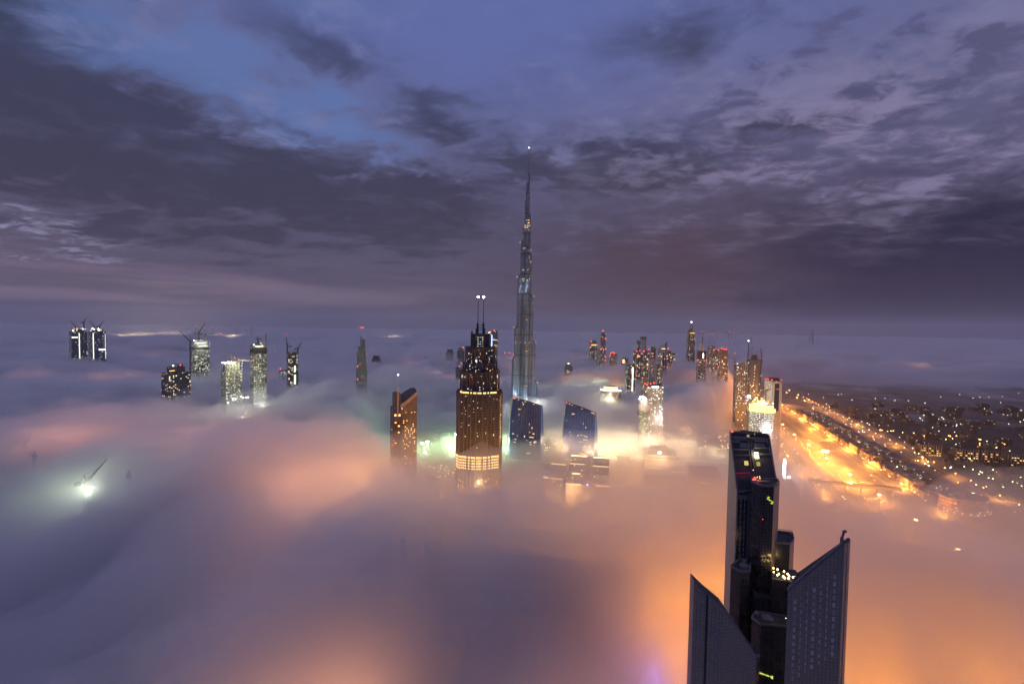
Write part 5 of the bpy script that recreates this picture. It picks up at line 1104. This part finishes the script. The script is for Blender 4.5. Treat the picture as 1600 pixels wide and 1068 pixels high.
for w0, w1, u0, u1, h in ((.1, .28, .04, .4, 2.5), (.38, .6, .04, .42, 3), (.7, .92, .03, .4, 2.5), (.1, .28, .58, .96, 2.5), (.38, .56, .6, .97, 3), (.68, .9, .6, .97, 2.5), (.1, .9, .46, .54, 5)):
    q_ = [B(u0, w0), B(u1, w0), B(u1, w1), B(u0, w1)]; r_.prism([(a.x, a.y) for a in q_], 25.5, 26+h, roof=0)
r_.build('roof_block', roofc, t)
for u, w in ((.5, 0), (.52, .62), (.5, .01)): q_ = B(u, w, 2); ball(t, *q_, 1.3, g_blue if w < .3 else glow('soft_blue', (.6, .65, 1), 3), 'blue_lamp')
rn = random.Random(31)
for i in range(18): q_ = B(rn.random(), rn.random(), 4); ball(t, *q_, .6, rn.choice([g_gold, g_strip]), 'roof_lamp')
q_ = B(.2, -.1, -6); lamp(q_.x, q_.y, 20, (1, .55, .22), 1.2e5, 2, t, 'facade_glow')
block('mall_wing', 'low mall wing with two golden light rows, left of the large flat mall hall', 'shopping mall', [(846, 747), (880, 750), (885, 726), (852, 723)], 18, mallm, [(.4, .95, .02, 1.4, g_gold), (.3, .98, .97, 1.0, g_gold), (.1, .3, .05, .8, g_strip)])
t, B = block('crowned_hall', 'long hall with stepped lit roof and arcade, behind the mall and right of the plaza', 'hall', [(1003, 713), (1060, 717), (1052, 701), (1004, 699)], 22, mallm, [(.1, .45, .15, 1.2, g_gold), (.62, .95, .15, 1.2, g_gold)])
q_ = [B(.15, .3), B(.85, .3), B(.8, .9), B(.2, .9)]; M().prism([(a.x, a.y) for a in q_], 21.5, 31, scale_top=.86).build('roof_tier', mallm, t); window(t, *B(.5, .25, 5), 6, 5, glow('hall_sign', (1, .97, .9), 6), name='lit_sign')
for i in range(14): q_ = B((i+.5)/14, -.01, -3); window(t, q_.x, q_.y-.6, q_.z, 2.2, 2.4, g_gold, name='arcade_light')
block('mall_wing', 'flat mall wing with two bright eave lights and a blue lamp, below the crowned hall', 'shopping mall', [(1006, 741), (1073, 745), (1066, 716), (1008, 716)], 16, mallm, [(.1, .42, .35, 1.6, g_gold), (.68, 1, .2, 1.9, g_gold), (.98, 1.0, .98, .6, g_gold)])
t, B = block('dark_roofed_hall', 'dark flat-roofed block with yellow windows below its eave, just left of the nearest black tower', 'hall', [(1083, 745), (1130, 750), (1119, 729), (1075, 727)], 34, [plain('dark_wall', (.05, .05, .055), .6), plain('dark_roof', (.05, .052, .06), .5)], [])
for i in range(9): q_ = B(.2+i*.05, -.01, -7); window(t, q_.x, q_.y-.5, q_.z, 1.6, 1.3, g_gold)
for i in range(12): q_ = B(.05+i*.06, -.01, -24); window(t, q_.x, q_.y-.5, q_.z, 1.5, 1.0, g_warm)
for (px, py, h, w, dd, lab) in ((864, 768, 14, 26, 14, 'misty low block in front of the mall wing'), (985, 775, 18, 30, 16, 'misty low block in front of the large mall hall, right side'), (1105, 775, 20, 24, 16, 'misty low block under the dark-roofed hall'), (1045, 762, 12, 34, 18, 'misty long low block between the mall wings, front row')):
    p = G(px, py, h); t = thing('low_building', lab, 'building', (p.x, p.y, 0), R(-6)); M().prism(rect(w, dd), -1, h).build('body', mallm, t); M().box(2, 1, h, w*.3, dd*.4, 3).build('roof_plant', roofc, t)
    for i in range(5): window(t, -w*.4+i*w*.2, -dd/2-.3, h*.6, 1.6, 1.0, g_gold)
def viaduct(name, label, cat, a, b, z, w, line, piers, roof=False):
    d = (b-a); d.z = 0; L_ = d.length; t = thing(name, label, cat, (a.x, a.y, 0), math.atan2(d.y, d.x))
    M().box(L_/2, 0, z-1.8, L_, w, 1.8).build('deck', conc, t)
    M().box(L_/2, -w/2, z, L_, .4, 1.1).box(L_/2, w/2, z, L_, .4, 1.1).build('parapet', conc, t)
    if roof: M().prism([(0, -w/2+.4), (L_, -w/2+.4), (L_, w/2-.4), (0, w/2-.4)], z+.05, z+3.6, bottom=True).build('glazed_tube', [plain('tube_cladding', (.28, .25, .23), .4), plain('tube_roof', (.25, .22, .2), .4)], t)
    M().box(L_/2, -w/2-.35, z+.4, L_*.98, .2, .8 if not roof else .4).build('light_strip', line, t)
    for i in range(piers): x = (i+.5)/piers*L_; M().cyl(x, 0, 1.4, -1, z-1.6, 10).box(x, 0, z-3.2, 2.4, w*.7, 1.4).build('pier', conc, t)
    return t
viaduct('metro_viaduct', 'elevated metro viaduct with a pale green line of light, behind the crowned hall', 'viaduct', G(955, 709, 14), G(1141, 723, 14), 14, 9, glow('viaduct_line', (.9, 1, .45), 1.6), 9)
viaduct('footbridge', 'long covered footbridge crossing above the glowing highway', 'footbridge', G(1262, 750, 12), G(1408, 765, 12), 12, 7, glow('bridge_line', (1, .7, .45), .8), 6, True)
p = G(1230, 765, 0); t = thing('metro_station', 'shell-shaped metro station roof beside the bright white pylon sign', 'station', (p.x, p.y, 0), R(66))
m_ = M(); rows = []
for i in range(13):
    a = i/12; w_ = 16*math.sin(math.pi*(.12+.76*a)); rows.append([(-52+104*a, w_*math.cos(R(180-15*k)), 3+14*math.sin(math.pi*(.1+.8*a))*math.sin(R(15*k))) for k in range(13)])
for r0, r1 in zip(rows, rows[1:]):
    for k in range(12): m_.face([r0[k], r0[k+1], r1[k+1], r1[k]])
m_.build('shell_roof', plain('shell_gold', (.28, .24, .2), .4, .4, .1), t, True); M().box(0, 0, 0, 100, 20, 3.2).build('platform', conc, t)
M().box(0, -15.5, 4, 60, .4, 1).build('light_strip', g_wsoft, t)
p0 = G(1224, 744, 4); p1 = P(1232, 717, p0.y); t = thing('pylon_sign', 'tall dazzling white vertical light sign right of the nearest black tower', 'sign', (p0.x, p0.y, 0)); h = p1.z
M().box(0, 0, 0, 5.5, 1.6, h+1).build('frame', steel, t); M().box(.6, -.95, 5, 4.4, .3, h-5).build('light_panel', glow('pylon_white', (.95, .93, 1), 30), t); lamp(0, -4, h*.6, (.95, .93, 1), 9e4, 2, t, 'sign_glow'); ball(t, 4, -9, 6, 2.4, g_white, 'flood_lamp'); lamp(6, -12, 9, (1, .95, .9), 5e4, 2, t, 'flood_glow')
sg = G(1289, 705, 10); t = thing('billboard', 'bright roadside billboard glowing over the highway lanes', 'billboard', (sg.x, sg.y, 0), R(-20)); M().cyl(0, 0, .7, 0, 8, 8).build('post', steel, t); M().box(0, 0, 8, 14, 1, 6).build('frame', steel, t); M().box(0, -.7, 8.6, 13, .3, 4.8).build('screen', glow('board', (1, .85, .55), 12), t)
# ------------------------------------------------------------------ low-rise terraces between the roads
lowf = facade('terrace_front', (.30, .20, .12), (.12, .08, .05), 3.5, 3.6, .2, .35, .10, (1, .6, .25), 2.0, .7, .3, 121)
lowr = plain('terrace_roof', (.22, .18, .15), .8, 0, .35, .05)
rn = random.Random(41); y = 648; i = 0
spots = []
while y < 1330:
    L_ = rn.uniform(34, 48); spots.append((y, L_)); y += L_+rn.uniform(4, 9)
ordn = ['nearest', 'second', 'third', 'fourth', 'fifth', 'sixth', 'seventh', 'eighth', 'ninth', 'tenth', 'eleventh', 'twelfth', 'thirteenth', 'fourteenth', 'fifteenth', 'sixteenth', 'seventeenth', 'eighteenth']
for i, (y, L_) in enumerate(spots):
    h = rn.uniform(10, 17); ym = y+L_/2; t = thing('terrace_block', '%s low-rise block from the near end of the row between the two lit roads' % ordn[min(i, 17)], 'apartment block', (shear(692, ym), ym, 0), math.atan2(1, .385)-math.pi/2, 'low-rise blocks between the roads')
    M().prism(rect(22, L_, -24), -1, h).prism(rect(20, L_*.94, 22), -1, h*rn.uniform(.7, 1)).build('wing', [lowf, lowr], t)
    M().prism(rect(22, L_*.5, -1), -1, h*.55).build('podium', [lowf, lowr], t)
    r_ = M()
    for k in range(5): r_.box(-24+rn.uniform(-8, 8), rn.uniform(-L_/2+4, L_/2-4), h, rn.uniform(2, 5), rn.uniform(2, 6), rn.uniform(1.5, 3.5))
    for s_ in (-34.6, -13.4): r_.box(s_, 0, h, .5, L_, 1.1)
    r_.build('roof_plant', lowr, t)
    fr = M()
    for k in range(int(L_/4.2)): fr.box(-35.4, -L_/2+2+k*4.2, 0, .9, .6, h+1)
    for z in range(5, int(h), 5): fr.box(-35.5, 0, z, .7, L_, .5)
    fr.build('balcony_frame', plain('balcony_stone', (.36, .27, .18), .7), t)
    for k in range(7): window(t, -35.9, rn.uniform(-L_/2+2, L_/2-2), rn.choice([3, 6, 9]), 1.6, 1.3, rn.choice([g_gold, g_warm]), R(90), .5, 'shop_light' if k < 3 else 'window')
# rounded end block
ym = 622; t = thing('rounded_block', 'round-fronted banded office block closing the near end of the low-rise row', 'office block', (shear(690, ym), ym, 0), 0)
for k in range(5): M().prism(ngon(34-k*.7, 26, 1, .62), k*4.6-(1 if k == 0 else 0), k*4.6+3.2, roof=1).prism(ngon(35-k*.7, 26, 1, .62), k*4.6+3.2, k*4.6+4.6, roof=1, bottom=True, mi=1).build('storey', [lowf, plain('band_stone', (.30, .22, .15), .7)], t)
M().box(4, 0, 23, 20, 12, 3).box(-14, 2, 23, 6, 6, 2.4).build('roof_plant', lowr, t)
for k in range(9): a = R(200+k*17); window(t, 35*math.cos(a), 35*.62*math.sin(a)-.5, 3, 2.2, 1.5, g_gold, a+R(90), .5, 'shop_light')
# ------------------------------------------------------------------ dark district to the right
vf = facade('villa_walls', (.07, .06, .055), (.05, .045, .04), 3.6, 3.4, .22, .35, .035, (1, .7, .35), 1.2, .8, .3, 131); vr = plain('villa_roof', (.04, .038, .036), .9, 0, .3, .08)
rn = random.Random(51); n = 0; used = []
vp = None
for k in range(400):
    y = rn.uniform(620, 1500); x = shear(rn.uniform(815, 1500), y)
    px = 800+640*x/y
    if px > 1640 or any(abs(x-a)+abs(y-b) < 60 for a, b in used): continue
    used.append((x, y)); h = rn.uniform(9, 20); w = rn.uniform(18, 34); d = rn.uniform(13, 22)
    near = y < 820
    t = thing('apartment_house', 'low dark house of the unlit district right of the rear road', 'house', (x, y, 0), math.atan2(1, .385)-math.pi/2+rn.choice([0, R(90), R(12)]), 'houses of the dark district')
    M().prism(rect(w, d), -1, h).prism(rect(w*.4, d*.8, w*.2, 0), h-.5, h+3.5).build('body', [vf, vr], t); r_ = M().box(-w*.2, 0, h, 3, 3, 2)
    for s_ in (-1, 1): r_.box(s_*(w/2-.3), 0, h, .5, d, 1).box(0, s_*(d/2-.3), h, w-1, .5, 1)
    r_.build('parapet', vr, t)
    if rn.random() < .5: window(t, rn.uniform(-w*.4, w*.4), -d/2-.3, h*.5, 2, 1.4, g_warm)
    n += 1
    if n >= 52: break
# lit apartment rows at the right edge
for i, (px, py, L_) in enumerate(((1508, 720, 44), (1548, 722, 46), (1590, 728, 48), (1450, 712, 40))):
    p = G(px, py, 0); t = thing('apartment_block', ['second', 'third', 'rightmost', 'leftmost'][i]+' of the four long dark apartment blocks with warm window rows at the right edge', 'apartment block', (p.x, p.y, 0), R(-8), 'apartment rows at the right edge'); h = 26
    M().prism(rect(L_, 14), -1, h).build('body', [vf, vr], t); fr = M()
    for k in range(int(L_/5)+1): fr.box(-L_/2+k*5, -7.4, 0, .8, .8, h+1)
    fr.build('pier', plain('block_pier', (.3, .28, .25), .7), t)
    for k in range(18): window(t, -L_/2+2.5+rn.randrange(int(L_/5))*5, -7.3, rn.choice([4, 9, 14, 19]), 2.2, 1.5, rn.choice([g_warm, g_gold]))
# trees: tapered trunk, leaf-clump crown
leaf = plain('foliage', (.05, .075, .03), .9, 0, .5, 2.0); bark = plain('bark', (.1, .07, .05), .9)
def tree_proto(seed):
    r2 = random.Random(seed); t = thing('street_tree', 'dark leafy tree in the district right of the rear road', 'tree', (0, 0, 0), 0, 'trees of the dark district'); m_ = M().cyl(0, 0, .35, 0, 5, 7, .5)
    for k in range(4): a = k*1.6; m_.bar((0, 0, 3.6), (1.8*math.cos(a), 1.8*math.sin(a), 6.5), .22)
    m_.build('trunk', bark, t); c_ = M()
    for k in range(260):
        while True:
            q_ = Vector((r2.uniform(-1, 1), r2.uniform(-1, 1), r2.uniform(-1, 1)))
            if .35 < q_.length < 1: break
        q_ = Vector((q_.x*3.4, q_.y*3.4, 6.5+q_.z*2.6)); n_ = Vector((r2.gauss(0, 1), r2.gauss(0, 1), r2.gauss(0, 1))).normalized(); u = n_.orthogonal().normalized()*r2.uniform(.3, .6); w = n_.cross(u)
        c_.face([q_-u, q_-w, q_+u, q_+w])
    c_.build('crown', leaf, t); return t
t1, t2 = tree_proto(1), tree_proto(2)
for i in range(70):
    y = rn.uniform(600, 1000); x = shear(rn.uniform(800, 1000), y)
    o = (t1 if i == 0 else t2 if i == 1 else copy_tree(rn.choice([t1, t2]))); o.location = (x, y, 0); s_ = rn.uniform(.8, 1.4); o.scale = (s_, s_, s_); o.rotation_euler.z = rn.uniform(0, 6)
# cars on the highway
def car_proto(mat, nm):
    t = thing('car', '%s car with headlights on, driving on the wide lit highway' % nm, 'car', (0, 0, 0), 0, '%s cars on the highway' % nm)
    m_ = M().box(0, 0, .35, 1.85, 4.5, .65); m_.prism([(-.8, -1.2), (.8, -1.2), (.8, 1.7), (-.8, 1.7)], .98, 1.5, roof=0, scale_top=.8); m_.build('body', mat, t)
    for x in (-.93, .93):
        for y in (-1.4, 1.4):
            w = M(); 
            for k in range(8): a, b = k*math.pi/4, (k+1)*math.pi/4; w.face([(x-.1, y+.33*math.cos(a), .33+.33*math.sin(a)), (x-.1, y+.33*math.cos(b), .33+.33*math.sin(b)), (x+.1, y+.33*math.cos(b), .33+.33*math.sin(b)), (x+.1, y+.33*math.cos(a), .33+.33*math.sin(a))])
            w.build('wheel', black, t)
    for x in (-.65, .65): window(t, x, -2.3, .75, .4, .3, glow('headlight', (1, .9, .65), 60), 0, .2, 'headlight'); window(t, x, 2.28, .8, .35, .22, glow('tail_lamp', (1, .05, .02), 30), 0, .15, 'tail_light')
    return t
protos = [car_proto(plain('car_white', (.6, .6, .6), .3), 'white'), car_proto(plain('car_dark', (.05, .05, .06), .3), 'dark'), car_proto(plain('car_silver', (.35, .36, .38), .3, .5), 'silver')]
rot = -math.atan(.385); seen = set()
for i in range(66):
    k = i % 3; o = protos[k] if i < 3 else copy_tree(protos[k]); lane = rn.choice([496, 503, 510, 517, 523, 556, 563, 570, 577, 584, 608, 615, 622, 757, 765, 771]); y = rn.uniform(600, 1350)
    o.location = (shear(lane, y), y, .08); o.rotation_euler.z = rot+(0 if lane < 530 or lane > 750 else math.pi)
# ------------------------------------------------------------------ street lighting buried in the fog
ORG = (1, .36, .09); PNK = (1, .38, .22); YEL = (1, .62, .25)
for (x, y, z, col, e_, r_) in FOGL:
    hh = float(H(np.array([float(x)]), np.array([float(y)]), dz=-30)[0])     # lamps under thin fog sit lower and burn weaker, so none shows as a ball
    if r_ > 9 and y < 1400:
        z = min(z, max(6, hh-42)); e_ *= min(1, max(0, hh+6-z)/54)**2.2+.004
    lamp(x, y, z, col, e_, r_)
